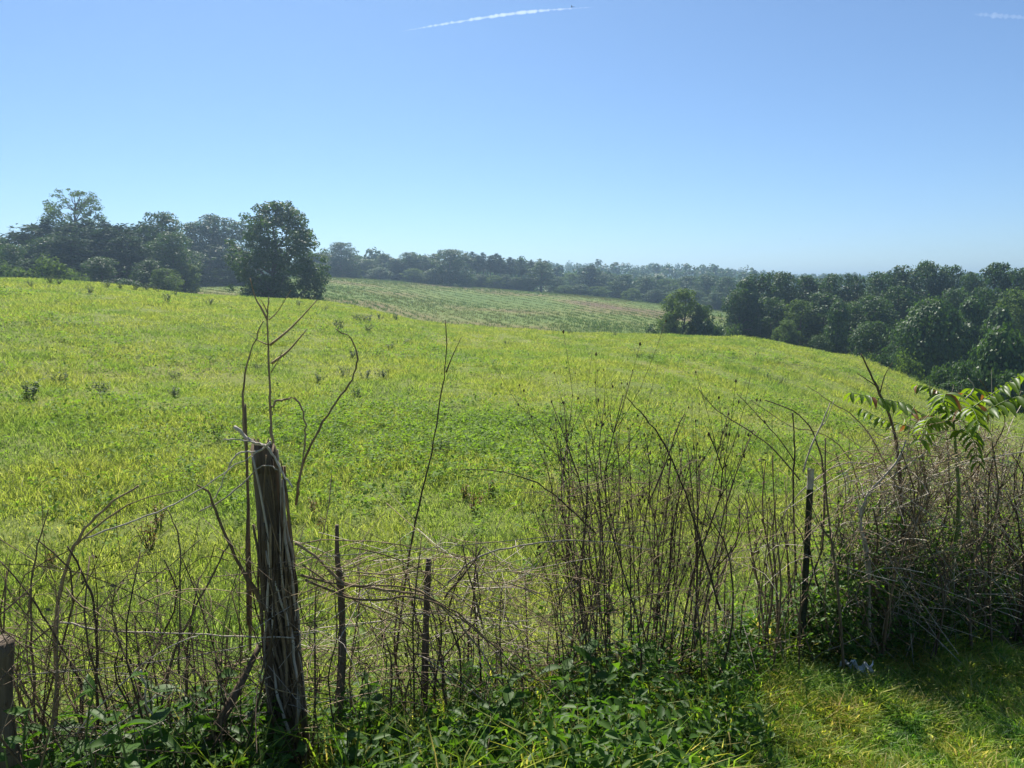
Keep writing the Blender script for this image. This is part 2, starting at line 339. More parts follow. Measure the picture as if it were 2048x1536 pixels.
def polar_points(n, az0, az1, r0, r1, r, power=2.0):
    a = R(1) * r.uniform(az0, az1, n); q = r.uniform(0, 1, n); rr = (r0 ** power + q * (r1 ** power - r0 ** power)) ** (1 / power)
    return np.sin(a) * rr, np.cos(a) * rr, rr
def vnoise(x, y, s, seed=0):
    """cheap smooth noise 0..1"""
    v = np.zeros_like(x); k = np.random.default_rng(seed); amp = 0
    for o in range(5):
        f = s * (1.7 ** o); a = k.uniform(0, 6.28, 4)
        ux = x * math.cos(a[0]) + y * math.sin(a[0]); uy = -x * math.sin(a[0]) + y * math.cos(a[0])
        v += (0.75 ** o) * np.sin(ux * f + a[1] + 1.2 * np.sin(uy * f * 0.8 + a[2])) * np.sin(uy * f * 1.1 + a[3]); amp += 0.75 ** o * 0.5
    return np.clip(0.5 + 0.5 * v / amp, 0, 1)
def fence_depth(px):
    k = (px - 1024) / F; return 3.336 / (1 - 0.49 * k)
def beyond_fence(x, y): return y - (2.9 + (x + 0.89) * 0.49)     # >0 on the pasture side

gs = np.random.default_rng(3)
x1, y1, r1 = polar_points(34000, -40, 40, 3.0, 17, gs, 1.2)
k1 = (beyond_fence(x1, y1) > 0.1) & (gs.uniform(size=len(x1)) < 0.4 + 0.6 * vnoise(x1, y1, 0.9, 4)); x1, y1, r1 = x1[k1], y1[k1], r1[k1]
blade_field('pasture_grass', 'tall yellow green pasture grass just beyond the fence', 'grass', M['grass'], x1, y1, 10, 0.07 + 0.006 * r1, (0.06 + 0.21 * vnoise(x1, y1, 1.1, 9) ** 1.3) * gs.uniform(0.6, 1.25, len(x1)), 0.0042 + 0.0005 * r1, gs, 0.7, 0.6)
x2, y2, r2 = polar_points(66000, -39, 39, 15, 74, gs, 1.3)
k2 = gs.uniform(size=len(x2)) < 0.5 + 0.5 * vnoise(x2, y2, 0.5, 5); x2, y2, r2 = x2[k2], y2[k2], r2[k2]
mow = np.sin(np.hypot(x2 + 90, y2 - 20) * (6.2832 / 2.9) + 2.5 * vnoise(x2, y2, 0.08, 15)) * np.clip((x2 + 14) / 10, 0.15, 1) * vnoise(x2, y2, 0.12, 16)
km = gs.uniform(size=len(x2)) < 1 - 0.5 * np.clip(-mow, 0, 1); x2, y2, r2, mow = x2[km], y2[km], r2[km], mow[km]      # faint old mowing lines round the hill
blade_field('hillside_grass', 'yellow green grass covering the rolling pasture hill', 'grass', M['grass'], x2, y2, 17, 0.14 + 0.0035 * r2, (0.07 + 0.17 * vnoise(x2, y2, 0.8, 10) ** 1.2) * (1 + 0.6 * mow) * gs.uniform(0.6, 1.3, len(x2)), 0.011 + 0.00055 * r2, gs, 0.7, 0.6, segs=1)
# rows of cut stubble on the second rise
x3, y3, r3 = polar_points(60000, -24, 24, 84, 232, gs, 2.0)
rowdir = R(20) - 0.003 * (x3 + 20)
u3 = (x3 * np.cos(rowdir) + y3 * np.sin(rowdir)) / 1.9
ph = u3 - np.floor(u3); rowy = vnoise(x3, y3, 0.025, 22)
k3 = (ph < 0.42) | (gs.uniform(size=len(x3)) < np.clip((rowy - 0.45) * 2.5, 0.16, 1)); x3, y3 = x3[k3], y3[k3]
blade_field('mown_stubble', 'rows of cut hay stubble across the far mown rise', 'stubble', M['mown'], x3, y3, 5, 0.4, 0.2 + 0.45 * np.clip(vnoise(x3, y3, 0.05, 23) - 0.3, 0, 1), 0.09, gs, 0.5, 0.4, segs=1)
# roadside grass in front of the fence
x4, y4, r4 = polar_points(26000, -16, 40, 1.9, 5.6, gs, 1.6)
b4 = beyond_fence(x4, y4); k4 = (b4 < 0.25) & ((x4 > 0.0) | (gs.uniform(size=len(x4)) < 0.3)); x4, y4, b4 = x4[k4], y4[k4], b4[k4]
blade_field('roadside_grass', 'sunlit mown roadside grass in front of the fence', 'grass', M['road_grass'], x4, y4, 12, 0.05, (0.05 + 0.10 * vnoise(x4, y4, 3.5, 31) ** 1.5) * (1 + 1.0 * np.clip(b4 + 0.7, 0, 1)) * gs.uniform(0.6, 1.3, len(x4)), 0.0065, gs, 0.7, 0.7)
# low broadleaf herbs mixed into the pasture, thick in a bright green band
x5, y5, r5 = polar_points(26000, -40, 40, 3.2, 46, gs, 1.2)
n5 = vnoise(x5, y5, 0.28, 41)
band = np.exp(-((x5 + 1.2) / 3.6) ** 2 - ((y5 - 14) / 3.6) ** 2)
k5 = (beyond_fence(x5, y5) > 0.1) & (gs.uniform(size=len(x5)) < np.clip((n5 - 0.55) * 2.4, 0.03, 1) * 0.42 + 1.4 * band); x5, y5, r5 = x5[k5], y5[k5], r5[k5]
herb_field('pasture_herbs', 'patches of bright green broadleaf herbs among the pasture grass', 'herbs', M['herb'], x5, y5, 20, 0.11 + 0.005 * r5, (0.20 + 0.004 * r5) * gs.uniform(0.6, 1.3, len(x5)), 0.05 + 0.0012 * r5, gs)

# ------------------------------------------------------------------ trees
def sph(n, r):
    v = r.normal(size=(n, 3)); return v / np.linalg.norm(v, axis=1)[:, None]
def puff_leaves(cen, rad, n, leaf, r, squash=0.8, shell=0.55, up=0.5, asp=0.6, droop=None):
    d = sph(n, r); q = (shell + (1 - shell) * r.uniform(size=n) ** 0.6)
    p = cen + d * rad * q[:, None] * np.array((1, 1, squash)) + r.normal(0, rad * 0.06, (n, 3))
    nr = d * 0.8 + np.array((0, 0, up)) + r.normal(0, 0.55, (n, 3))
    return cards(p, nr, leaf * r.uniform(0.6, 1.35, n), asp, r, droop)
def bent(a, b, r, n=6, wob=0.06):
    a = np.asarray(a, float); b = np.asarray(b, float); L = np.linalg.norm(b - a)
    m1 = a * 0.66 + b * 0.34 + r.normal(0, wob * L, 3); m2 = a * 0.33 + b * 0.67 + r.normal(0, wob * L, 3)
    return smooth_line([a, m1, m2, b], n)
def broadleaf(seed, H=14.0, W=9.0, bottom=0.12, n_puff=70, leaves=7500, leaf=0.34, mat='dec', top_w=0.7, puff=0.155, lean=0.0, shell=0.5, branches=22, br=0.02, trunk_r=0.024):
    """returns (trunk mesh, crown mesh) for a tree of height H and crown width W, base at the origin"""
    r = np.random.default_rng(seed); tb = MB(); cb = MB()
    top = np.array((r.normal(0, 0.03) * H + lean * H, r.normal(0, 0.03) * H, H * 0.9))
    tl = bent((0, 0, -0.3), top, r, 9, 0.02); tb.tube(tl, np.linspace(trunk_r * H, trunk_r * 0.12 * H, 9), 7)
    pc = []; pr = []
    for k in range(n_puff):
        t = bottom + (1 - bottom) * (1 - ((k + r.uniform(0, 1)) / n_puff) ** 0.9)
        f = (t - bottom) / (1 - bottom)
        env = W * 0.5 * ((0.78 + 0.22 * f / 0.38) if f < 0.38 else max(0.0, 1 - ((f - 0.38) / 0.68) ** 2) ** top_w)
        spray = k % 4 == 3; a = k * 2.39996 + r.normal(0, 0.5); q = math.sqrt(r.uniform(0.02, 1.0)) if not spray else r.uniform(0.98, 1.22); rad = W * puff * r.uniform(0.6, 1.35) * (0.75 if f > 0.85 else 1) * (0.5 if spray else 1)
        c = np.array((math.cos(a) * max(0, env - rad * 0.4) * q + lean * H * t, math.sin(a) * max(0, env - rad * 0.4) * q, min(t * H, H - rad * (0.2 if spray else 0.9))))
        pc.append(c); pr.append(rad)
    pr = np.array(pr); w = pr ** 2 / (pr ** 2).sum()
    for k in range(n_puff):
        n = max(12, int(leaves * w[k])); V, Q = puff_leaves(pc[k], pr[k], n, leaf, r, r.uniform(0.65, 0.95), shell); cb.add(V, Q)
    for k in r.permutation(n_puff)[:branches]:
        z = max(bottom * H * 0.8, pc[k][2] - np.linalg.norm(pc[k][:2]) * r.uniform(0.6, 1.1)); z = min(z, H * 0.82)
        i = np.argmin(abs(tl[:, 2] - z)); b0 = tl[i]; ln = bent(b0, pc[k], r, 6, 0.05)
        R0 = trunk_r * H * (1 - b0[2] / H) * 0.55 + 0.02; tb.tube(ln, np.linspace(R0, br, 6), 4, cap=False)
    return tb.mesh('trunk', M['bark'], True), cb.mesh('crown', M[mat])
def conifer(seed, H=14.0, W=6.0, bottom=0.15, layers=16, per=7, leaf=0.42, mat='pine', taper=0.8, gap=0.0, dens=34, trunk_r=0.014):
    """layered boughs of needles on a straight trunk"""
    r = np.random.default_rng(seed); tb = MB(); cb = MB()
    tl = bent((0, 0, -0.3), (r.normal(0, 0.015) * H, r.normal(0, 0.015) * H, H * 0.97), r, 8, 0.008); tb.tube(tl, np.linspace(trunk_r * H, trunk_r * 0.2 * H, 8), 6)
    for k in range(layers):
        f = k / (layers - 1); z = H * (bottom + (0.96 - bottom) * f)
        i = np.argmin(abs(tl[:, 2] - z)); c0 = np.array((tl[i][0], tl[i][1], z))
        for q in range(per):
            if r.uniform() < gap: continue
            a = r.uniform(0, 6.283); L = W * 0.5 * (1 - f) ** taper * r.uniform(0.6, 1.15) + W * 0.07
            zz = z + r.normal(0, H * 0.02); e = np.array((c0[0] + math.cos(a) * L, c0[1] + math.sin(a) * L, zz + L * r.uniform(-0.12, 0.28)))
            ln = bent((c0[0], c0[1], zz), e, r, 5, 0.04); tb.tube(ln, np.linspace(0.02 + 0.012 * L, 0.012, 5), 3, cap=False)
            n = max(6, int(dens * L / (W * 0.35))); t = r.uniform(0.25, 1.08, n)
            p = ln[0] * (1 - t[:, None]) + e * t[:, None] + np.stack([r.normal(0, 0.13 * L + 0.12, n), r.normal(0, 0.13 * L + 0.12, n), r.normal(0.1, 0.16, n)], 1)
            nr = np.array((0, 0, 1.0)) + r.normal(0, 0.6, (n, 3)); dr = (e - ln[0])[None, :] * 0.8
            V, Q = cards(p, nr, leaf * r.uniform(0.6, 1.4, n), 0.42, r, dr); cb.add(V, Q)
    n = 60; p = np.array((tl[-1][0], tl[-1][1], H * 0.95)) + r.normal(0, 1, (n, 3)) * np.array((W * 0.06, W * 0.06, H * 0.025)); V, Q = cards(p, r.normal(0, 1, (n, 3)) + (0, 0, 0.6), leaf * 0.8, 0.42, r); cb.add(V, Q)
    return tb.mesh('trunk', M['bark'], True), cb.mesh('crown', M[mat])
def drape(seed, H=10.0, W=9.0, mat='kudzu', leaves=9500, leaf=0.36, domes=16, column=False):
    """a tree smothered in vines: closed domes of hanging leaves down to the ground"""
    r = np.random.default_rng(seed); tb = MB(); cb = MB()
    tb.tube(bent((0, 0, -0.3), (0.2, 0, H * 0.85), r, 7, 0.02), np.linspace(0.03 * H, 0.008 * H, 7), 6)
    C = []; A = []
    for k in range(domes):
        f = 0 if k == 0 else r.uniform(0, 1); a = r.uniform(0, 6.283)
        d = 0 if k == 0 else W * 0.5 * (r.uniform(0.15, 0.62)); h = H * (1 - (0 if k == 0 else (d / (W * 0.5)) ** 1.5 * r.uniform(0.45, 1.0)))
        rad = W * (0.30 if column else 0.24) * r.uniform(0.65, 1.15)
        C.append(np.array((math.cos(a) * d, math.sin(a) * d, h - rad * 0.8))); A.append(rad)
    w = np.array(A) * np.array([c[2] + 1 for c in C]); w /= w.sum()
    for k in range(domes):
        n = int(leaves * w[k]); th = r.uniform(0, 6.283, n); u = r.uniform(0, 1, n)
        zt = C[k][2]; cap = u < 0.42
        ph = np.arccos(r.uniform(0, 1, n)); rd = A[k] * (1 + r.normal(0, 0.07, n))
        fl = 1 + 0.14 * np.sin(th * 5 + k) + 0.10 * np.sin(th * 9 + 2 * k)
        skirt = r.uniform(0, 1, n); zs = zt * (1 - skirt) ; flare = 1 + 0.16 * skirt
        x = np.where(cap, np.sin(ph) * np.cos(th) * rd, np.cos(th) * rd * flare) * fl; y = np.where(cap, np.sin(ph) * np.sin(th) * rd, np.sin(th) * rd * flare) * fl
        z = np.where(cap, zt + np.cos(ph) * rd * 0.85, zs)
        p = np.stack([x + C[k][0], y + C[k][1], z], 1) + r.normal(0, 0.10, (n, 3))
        nr = np.stack([np.cos(th), np.sin(th), np.where(cap, 1.3 * np.cos(ph), 0.35)], 1) + r.normal(0, 0.42, (n, 3))
        V, Q = cards(p, nr, leaf * r.uniform(0.55, 1.3, n), 0.8, r, np.array((0, 0, -0.8))); cb.add(V, Q)
    return tb.mesh('trunk', M['bark'], True), cb.mesh('crown', M[mat])
def shrub(seed, H=3.0, W=3.6, mat='dec_light', leaves=2600, leaf=0.24, n_puff=22):
    r = np.random.default_rng(seed); tb = MB(); cb = MB(); 
    for k in range(n_puff):
        a = r.uniform(0, 6.283); q = math.sqrt(r.uniform()); rad = W * 0.19 * r.uniform(0.6, 1.25); z = H * r.uniform(0.12, 1) * (1 - 0.45 * q * q)
        c = np.array((math.cos(a) * q * W * 0.38, math.sin(a) * q * W * 0.38, max(rad * 0.5, z - rad * 0.5)))
        V, Q = puff_leaves(c, rad, leaves // n_puff, leaf, r, 0.9, 0.35); cb.add(V, Q)
        if k < 9: tb.tube(bent((r.normal(0, 0.1), r.normal(0, 0.1), -0.1), c, r, 5, 0.08), np.linspace(0.05, 0.015, 5), 4, cap=False)
    return tb.mesh('stems', M['bark'], True), cb.mesh('crown', M[mat])

KIND = {}
def kind(name, H, W, ms): KIND.setdefault(name, []).append((H, W, ms))
for s in (201, 202, 203, 204): kind('broad', 14, 9, broadleaf(s, 14, 9, 0.06, 80, 9500, 0.40, 'dec'))
for s in (211, 212): kind('pale', 12, 8, broadleaf(s, 12, 8, 0.04, 66, 7600, 0.38, 'dec_light'))
for s in (221, 222): kind('stand', 15, 7.5, broadleaf(s, 15, 7.5, 0.25, 56, 7000, 0.42, 'dec'))
for s in (231, 232, 233): kind('layer', 13, 8.5, conifer(s, 13, 8.5, 0.08, 18, 10, 0.55, 'pine', 0.36, 0.05, 46))
for s in (241, 242, 243): kind('pine', 16, 4.6, conifer(s, 16, 4.6, 0.52, 10, 8, 0.55, 'pine', 0.45, 0.10, 30))
for s in (251, 252): kind('vine', 12, 6, drape(s, 12, 6, 'kudzu', 6500, 0.42, 8, True))
kind('dome', 11, 11, drape(261, 11, 11, 'kudzu', 13000, 0.42, 20))
kind('dome', 6, 9, drape(262, 6, 9, 'kudzu', 7500, 0.40, 18))
for s in (271, 272): kind('shrub', 3.0, 3.8, shrub(s, 3.0, 3.8, 'dec_light'))
for s in (281, 282): kind('darkshrub', 4.2, 4.6, shrub(s, 4.2, 4.6, 'dec', 3200, 0.30, 26))
kind('lone', 14.5, 11, broadleaf(291, 14.5, 11, 0.02, 190, 27000, 0.33, 'dec', top_w=0.85, puff=0.105, shell=0.3, branches=50))
kind('sparse', 18, 8.5, broadleaf(292, 18, 8.5, 0.42, 95, 6800, 0.30, 'dec_light', top_w=0.4, puff=0.11, shell=0.15, branches=80, br=0.03, trunk_r=0.02))

NAMES = {'broad': 'broadleaf_tree', 'pale': 'broadleaf_tree', 'stand': 'broadleaf_tree', 'layer': 'conifer_tree', 'pine': 'pine_tree', 'vine': 'vine_covered_tree', 'dome': 'vine_covered_tree',
         'shrub': 'shrub', 'darkshrub': 'shrub', 'lone': 'broadleaf_tree', 'sparse': 'broadleaf_tree'}
ORD = ['first', 'second', 'third', 'fourth', 'fifth', 'sixth', 'seventh', 'eighth', 'ninth', 'tenth', 'eleventh', 'twelfth', 'thirteenth', 'fourteenth', 'fifteenth', 'sixteenth', 'seventeenth', 'eighteenth', 'nineteenth', 'twentieth', 'twenty-first', 'twenty-second', 'twenty-third', 'twenty-fourth', 'twenty-fifth']
tr_rng = np.random.default_rng(77); kcount = {}
def tree(px, top, r, w, k, label, group=None):
    """a tree whose crown tops out at that height; w is the crown's width in the photograph"""
    base = PR(px, 640, r); x, y = base[0], base[1]; z = G(x, y); H = PR(px, top, r)[2] - z; W = w / F * y * 1.16
    i = kcount.get(k, 0); kcount[k] = i + 1; h0, w0, (tm, cm) = KIND[k][i % len(KIND[k])]
    cat = 'shrub' if 'shrub' in k else 'tree'
    o = link(NAMES[k], None, label=label, cat=cat, group=group, loc=(x, y, z - 0.05), rot=(0, 0, tr_rng.uniform(0, 6.283)), scale=(W / w0, W / w0, H / h0))
    link('stems' if cat == 'shrub' else 'trunk', tm, o); link('crown', cm, o)
    return o
def row(desc, where, group, items):
    """items (px, top, r, w, kind) of one look: told apart by their order from the left"""
    items = sorted(items)
    for n, it in enumerate(items):
        if len(items) == 1: tree(*it, f'{desc} {where}', group)
        else: tree(*it, f'{desc} {where}, {ORD[n]} from left', group)

tree(560, 400, 86, 158, 'lone', 'large dense rounded tree standing alone in front of the left wood')
tree(160, 378, 128, 108, 'sparse', 'tallest open-crowned tree rising above the left wood')
row('dark layered conifer', 'in the left wood', 'conifers of the left wood', [(58, 466, 130, 120, 'layer'), (110, 444, 126, 140, 'layer'), (190, 440, 120, 150, 'layer'), (238, 446, 118, 120, 'layer'), (292, 448, 126, 124, 'layer')])
row('tall rounded broadleaf tree', 'in the left wood', 'broadleaf trees of the left wood', [(8, 472, 124, 66, 'broad'), (336, 421, 122, 92, 'broad'), (398, 442, 158, 84, 'broad'), (438, 428, 160, 96, 'broad'), (482, 440, 158, 86, 'broad')])
row('lower dark tree', 'along the foot of the left wood', 'lower trees of the left wood', [(30, 486, 114, 70, 'broad'), (78, 520, 106, 80, 'layer'), (150, 468, 114, 96, 'layer'), (212, 512, 106, 80, 'broad'), (258, 466, 114, 90, 'layer'), (306, 518, 106, 74, 'broad'), (345, 462, 114, 90, 'broad'), (425, 488, 154, 100, 'broad'), (475, 492, 154, 90, 'broad'), (108, 472, 118, 90, 'broad'), (385, 500, 150, 80, 'broad')])
row('sunlit pale green shrub', 'at the left edge of the wood', 'pale shrubs by the left wood', [(8, 520, 96, 60, 'shrub'), (55, 512, 94, 74, 'shrub'), (104, 510, 92, 84, 'shrub'), (162, 514, 98, 44, 'shrub')])
row('grey green bush', 'at the foot of the left wood', 'bushes by the left wood', [(215, 548, 102, 60, 'darkshrub'), (270, 552, 102, 56, 'darkshrub'), (336, 535, 102, 60, 'pale'), (370, 522, 112, 60, 'pale'), (405, 540, 150, 56, 'darkshrub'), (448, 535, 150, 60, 'pale'), (490, 545, 150, 56, 'darkshrub')])
tree(686, 483, 205, 62, 'broad', 'dome-shaped dark tree at the left end of the far tree line')
tree(903, 497, 206, 82, 'broad', 'widest dark tree standing forward in the middle of the far tree line')
row('tall bare-trunked pine', 'in the far pine row', 'pines of the far tree line', [(930, 506, 222, 30, 'pine'), (942, 503, 226, 30, 'pine'), (955, 510, 220, 28, 'pine'), (968, 505, 224, 32, 'pine'), (980, 511, 220, 28, 'pine'), (992, 506, 226, 30, 'pine'), (1004, 513, 222, 30, 'pine'), (1017, 514, 220, 32, 'pine')])
row('slim lone pine', 'just right of the far pine row', 'slim pines', [(1042, 517, 216, 26, 'pine'), (1060, 519, 218, 20, 'pine')])
tree(1082, 523, 212, 48, 'stand', 'dense dark tree closing the right end of the far pine row')
row('rounded tree', 'in the far tree line left of the pines', 'far tree line trees', [(632, 505, 212, 50, 'broad'), (655, 502, 214, 50, 'broad'), (716, 514, 216, 46, 'broad'), (742, 517, 216, 46, 'broad'), (772, 507, 222, 42, 'stand'), (797, 519, 214, 40, 'layer'), (820, 504, 216, 50, 'broad'), (846, 510, 218, 46, 'broad'), (872, 506, 220, 44, 'stand')])
row('small tree', 'under the far pines', 'understory of the far pine row', [(935, 546, 212, 36, 'pale'), (962, 548, 214, 36, 'broad'), (988, 550, 212, 38, 'pale'), (1012, 548, 214, 34, 'broad'), (1034, 554, 212, 34, 'broad'), (1058, 556, 212, 34, 'pale'), (830, 536, 208, 44, 'pale'), (868, 538, 206, 44, 'broad'), (705, 530, 204, 44, 'pale'), (760, 534, 208, 44, 'broad'), (660, 530, 204, 46, 'pale')])
row('hazy tree', 'beyond the right end of the mown rise', 'trees beyond the mown rise', [(1112, 552, 226, 44, 'broad'), (1140, 545, 240, 46, 'pale'), (1178, 530, 236, 50, 'layer'), (1212, 546, 232, 48, 'broad'), (1246, 548, 224, 62, 'broad'), (1292, 552, 232, 58, 'broad'), (1334, 556, 236, 54, 'pale'), (1376, 550, 240, 56, 'broad'), (1412, 548, 230, 60, 'broad'), (1450, 552, 220, 60, 'broad')])
row('lower tree', 'behind the crest of the mown rise', 'lower trees behind the mown rise', [(1128, 570, 214, 40, 'pale'), (1160, 568, 214, 40, 'broad'), (1195, 572, 212, 42, 'pale'), (1262, 576, 206, 34, 'pale'), (1310, 578, 210, 48, 'broad'), (1350, 582, 212, 46, 'pale'), (1392, 580, 214, 52, 'broad'), (1432, 584, 206, 54, 'broad')])
tree(1368, 574, 92, 84, 'pale', 'sunlit tree standing forward at the left end of the right wood')
row('leafy bush', 'around the foot of the forward tree', 'bushes by the forward tree', [(1318, 632, 88, 56, 'darkshrub'), (1336, 622, 90, 56, 'pale'), (1402, 606, 91, 60, 'broad'), (1425, 622, 90, 70, 'darkshrub'), (1462, 628, 92, 60, 'darkshrub')])
row('tall tree', 'on the skyline of the right wood', 'skyline trees of the right wood', [(1512, 546, 112, 80, 'stand'), (1558, 540, 116, 84, 'broad'), (1608, 548, 118, 80, 'stand'), (1655, 546, 120, 76, 'broad'), (1702, 545, 120, 76, 'broad'), (1752, 540, 122, 84, 'broad'), (1800, 530, 124, 86, 'stand'), (1848, 518, 126, 80, 'broad'), (1896, 528, 126, 76, 'broad'), (1938, 542, 120, 74, 'broad'), (1988, 521, 120, 84, 'stand'), (2034, 532, 118, 84, 'broad'), (2085, 530, 118, 90, 'broad')])
row('lower tree', 'in the second tier of the right wood', 'second tier trees of the right wood', [(1480, 575, 104, 70, 'broad'), (1545, 592, 104, 84, 'broad'), (1600, 596, 102, 80, 'pale'), (1645, 584, 104, 90, 'stand'), (1705, 600, 102, 84, 'broad'), (1742, 588, 100, 100, 'broad'), (1790, 570, 108, 100, 'broad'), (1965, 570, 104, 80, 'broad'), (2038, 572, 100, 90, 'pale'), (1910, 575, 108, 84, 'broad')])
row('column-shaped tree draped in vines', 'in the right wood', 'vine-draped columns', [(1490, 560, 106, 54, 'vine'), (1678, 604, 96, 48, 'vine'), (1945, 598, 90, 74, 'vine'), (1998, 616, 86, 60, 'vine')])
tree(1862, 598, 84, 132, 'dome', 'huge vine-smothered dome-shaped tree in front of the right wood')
tree(2012, 655, 66, 140, 'dome', 'broad low vine-covered mound at the right edge')
row('dark tree', 'at the shaded foot of the right wood', 'trees at the foot of the right wood', [(1575, 638, 98, 60, 'pale'), (1640, 668, 94, 50, 'broad'), (1748, 640, 90, 84, 'broad')])
row('light green shrub', 'on the bank below the big vine dome', 'bank shrubs on the right', [(1738, 706, 72, 56, 'shrub'), (1772, 690, 74, 66, 'darkshrub'), (1815, 698, 70, 76, 'shrub'), (1862, 712, 66, 70, 'darkshrub'), (1905, 700, 68, 80, 'darkshrub'), (1952, 706, 62, 70, 'darkshrub'), (1790, 722, 66, 56, 'shrub'), (1845, 742, 60, 56, 'shrub'), (1920, 745, 56, 76, 'darkshrub'), (2048, 712, 56, 80, 'darkshrub')])
# far wooded ridge: reads as one mass
fr = np.random.default_rng(88); fb = MB()
for k in range(1250):
    near = k >= 950; a = R(1) * (fr.uniform(-42, 44) if not near else fr.uniform(-24, 20)); rr = fr.uniform(330, 760) if not near else fr.uniform(246, 330); x, y = math.sin(a) * rr, math.cos(a) * rr; z = G(x, y); h = (fr.uniform(5, 8.5) if near else fr.uniform(10, 15.5)) + (0.5 if near else 2.5) * vnoise(np.array([a * 30.0]), np.array([rr * 0.02]), 1.0, 3)[0]; h *= float(np.interp(math.degrees(a), [4, 16, 19], [1.05, 0.82, 0.42])); w = fr.uniform(3.5, 5.5)
    for q in range(3):
        c = np.array((x + fr.normal(0, w * 0.3), y + fr.normal(0, w * 0.3), z + h * (0.55 + 0.17 * q))); V, Q = puff_leaves(c, w * (0.9 - 0.2 * q), 44, 1.5, fr, 1.0, 0.5); fb.add(V, Q)
link('far_wood', fb.mesh('far_wood', M['dec']), label='hazy wooded ridge on the horizon', cat='wood', kind='stuff')


# ------------------------------------------------------------------ weeds standing in the pasture
wr = np.random.default_rng(61)
def bush_mesh(seed, mat, H, W, n, leaf, stems=9):
    r = np.random.default_rng(seed); tb = MB(); C = []; Nn = []
    for k in range(stems):
        a = r.uniform(0, 6.283); q = r.uniform(0.1, 1) * W * 0.5; top = np.array((math.cos(a) * q, math.sin(a) * q, H * r.uniform(0.6, 1.05)))
        ln = bent((math.cos(a) * 0.02, math.sin(a) * 0.02, -0.02), top, r, 5, 0.06); tb.tube(ln, np.linspace(0.008, 0.003, 5), 3, cap=False)
        for j in range(n // stems):
            t = r.uniform(0.25, 1.03); i = min(4, int(t * 4)); p = ln[i] * (1 - (t * 4 - i)) + ln[min(4, i + 1)] * (t * 4 - i) if i < 4 else ln[4]
            d = sph(1, r)[0]; C.append(p + d * leaf * 0.7); Nn.append(d * 0.5 + np.array((0, 0, 0.8)) + r.normal(0, 0.3, 3))
    V, Q = cards(np.array(C), np.array(Nn), leaf * r.uniform(0.6, 1.3, len(C)), 0.5, r); cb = MB(); cb.add(V, Q)
    return tb.mesh('stem', M['stem']), cb.mesh('foliage', M[mat])
BUSH = {'dark': [bush_mesh(300 + k, 'weed', 0.6, 0.8, 300, 0.07) for k in range(3)], 'red': [bush_mesh(310 + k, 'redweed', 0.4, 0.4, 130, 0.045) for k in range(2)],
        'green': [bush_mesh(320 + k, 'herb', 0.45, 0.45, 160, 0.07) for k in range(2)]}
def weed(px, py, wpx, k, label, group, hs=1.0):
    """stands where that pixel meets the pasture"""
    rr = np.exp(np.linspace(math.log(3), math.log(64), 500)); dx, dy, dz = ray(px, py); h = math.hypot(dx, dy)
    hit = rr[np.argmax(EYE + dz / h * rr < ground(dx / h * rr, dy / h * rr))]
    x, y = dx / h * hit, dy / h * hit; W = 1.25 * wpx / F * y; st, fo = BUSH[k][int(wr.integers(len(BUSH[k])))]; sc = W / (0.8 if k == 'dark' else 0.45)
    o = link('field_weed', None, label=label, cat='weed', group=group, loc=(x, y, G(x, y)), rot=(0, 0, wr.uniform(0, 6.28)), scale=(sc, sc, sc * hs))
    link('stem', st, o); link('foliage', fo, o)
def weeds(desc, where, k, group, items, hs=1.0):
    for n, (px, py, w) in enumerate(sorted(items)): weed(px, py, w, k, f'{desc} {where}, {ORD[n]} from left', group, hs)
weed(680, 665, 30, 'dark', 'largest grey green weed bush on the pasture below the lone tree', None)
weeds('dark weed', 'near the pasture crest below the lone tree', 'dark', 'weeds near the crest', [(735, 648, 26), (722, 645, 22), (736, 664, 20), (760, 640, 18), (792, 640, 18), (650, 622, 14), (598, 612, 16), (712, 640, 16)], 0.8)
weeds('low dark weed', 'in the middle of the pasture slope', 'dark', 'weeds on the middle slope', [(514, 742, 24), (688, 752, 28), (705, 715, 26), (732, 758, 30), (766, 758, 32), (640, 765, 28), (714, 795, 28), (812, 690, 20), (780, 700, 20), (350, 795, 34), (205, 790, 44), (60, 800, 60), (350, 760, 26), (120, 770, 40)], 0.7)
weeds('dusty weed', 'along the left crest of the pasture', 'dark', 'weeds along the left crest', [(100, 568, 22), (118, 570, 18), (215, 575, 20), (240, 578, 18), (272, 580, 22), (292, 582, 20), (312, 584, 18), (336, 606, 26), (350, 592, 14), (180, 588, 22), (60, 575, 18), (420, 612, 20)], 0.8)
weeds('small weed', 'on the pasture slope towards the right wood', 'dark', 'weeds on the right slope', [(1012, 690, 14), (1278, 716, 16), (1302, 720, 18), (1140, 668, 12), (1230, 672, 12), (1510, 745, 18), (1535, 760, 22), (1560, 770, 22)], 0.7)
weed(882, 912, 44, 'dark', 'round dark green weed clump right of the tall thin stalk', None, 0.9)
weed(812, 1005, 32, 'dark', 'small upright dark weed left of the tall thin stalk', None, 1.2)
weed(436, 880, 26, 'dark', 'small upright dark weed left of the wooden post top', None, 1.5)
weeds('reddish weed', 'in the grass behind the fence', 'red', 'reddish weeds', [(300, 1100, 60), (320, 1060, 50), (630, 1040, 40), (950, 1030, 46), (985, 1000, 40), (930, 1000, 36), (640, 1070, 36), (1380, 1010, 36), (110, 1150, 50), (1150, 1010, 40)])

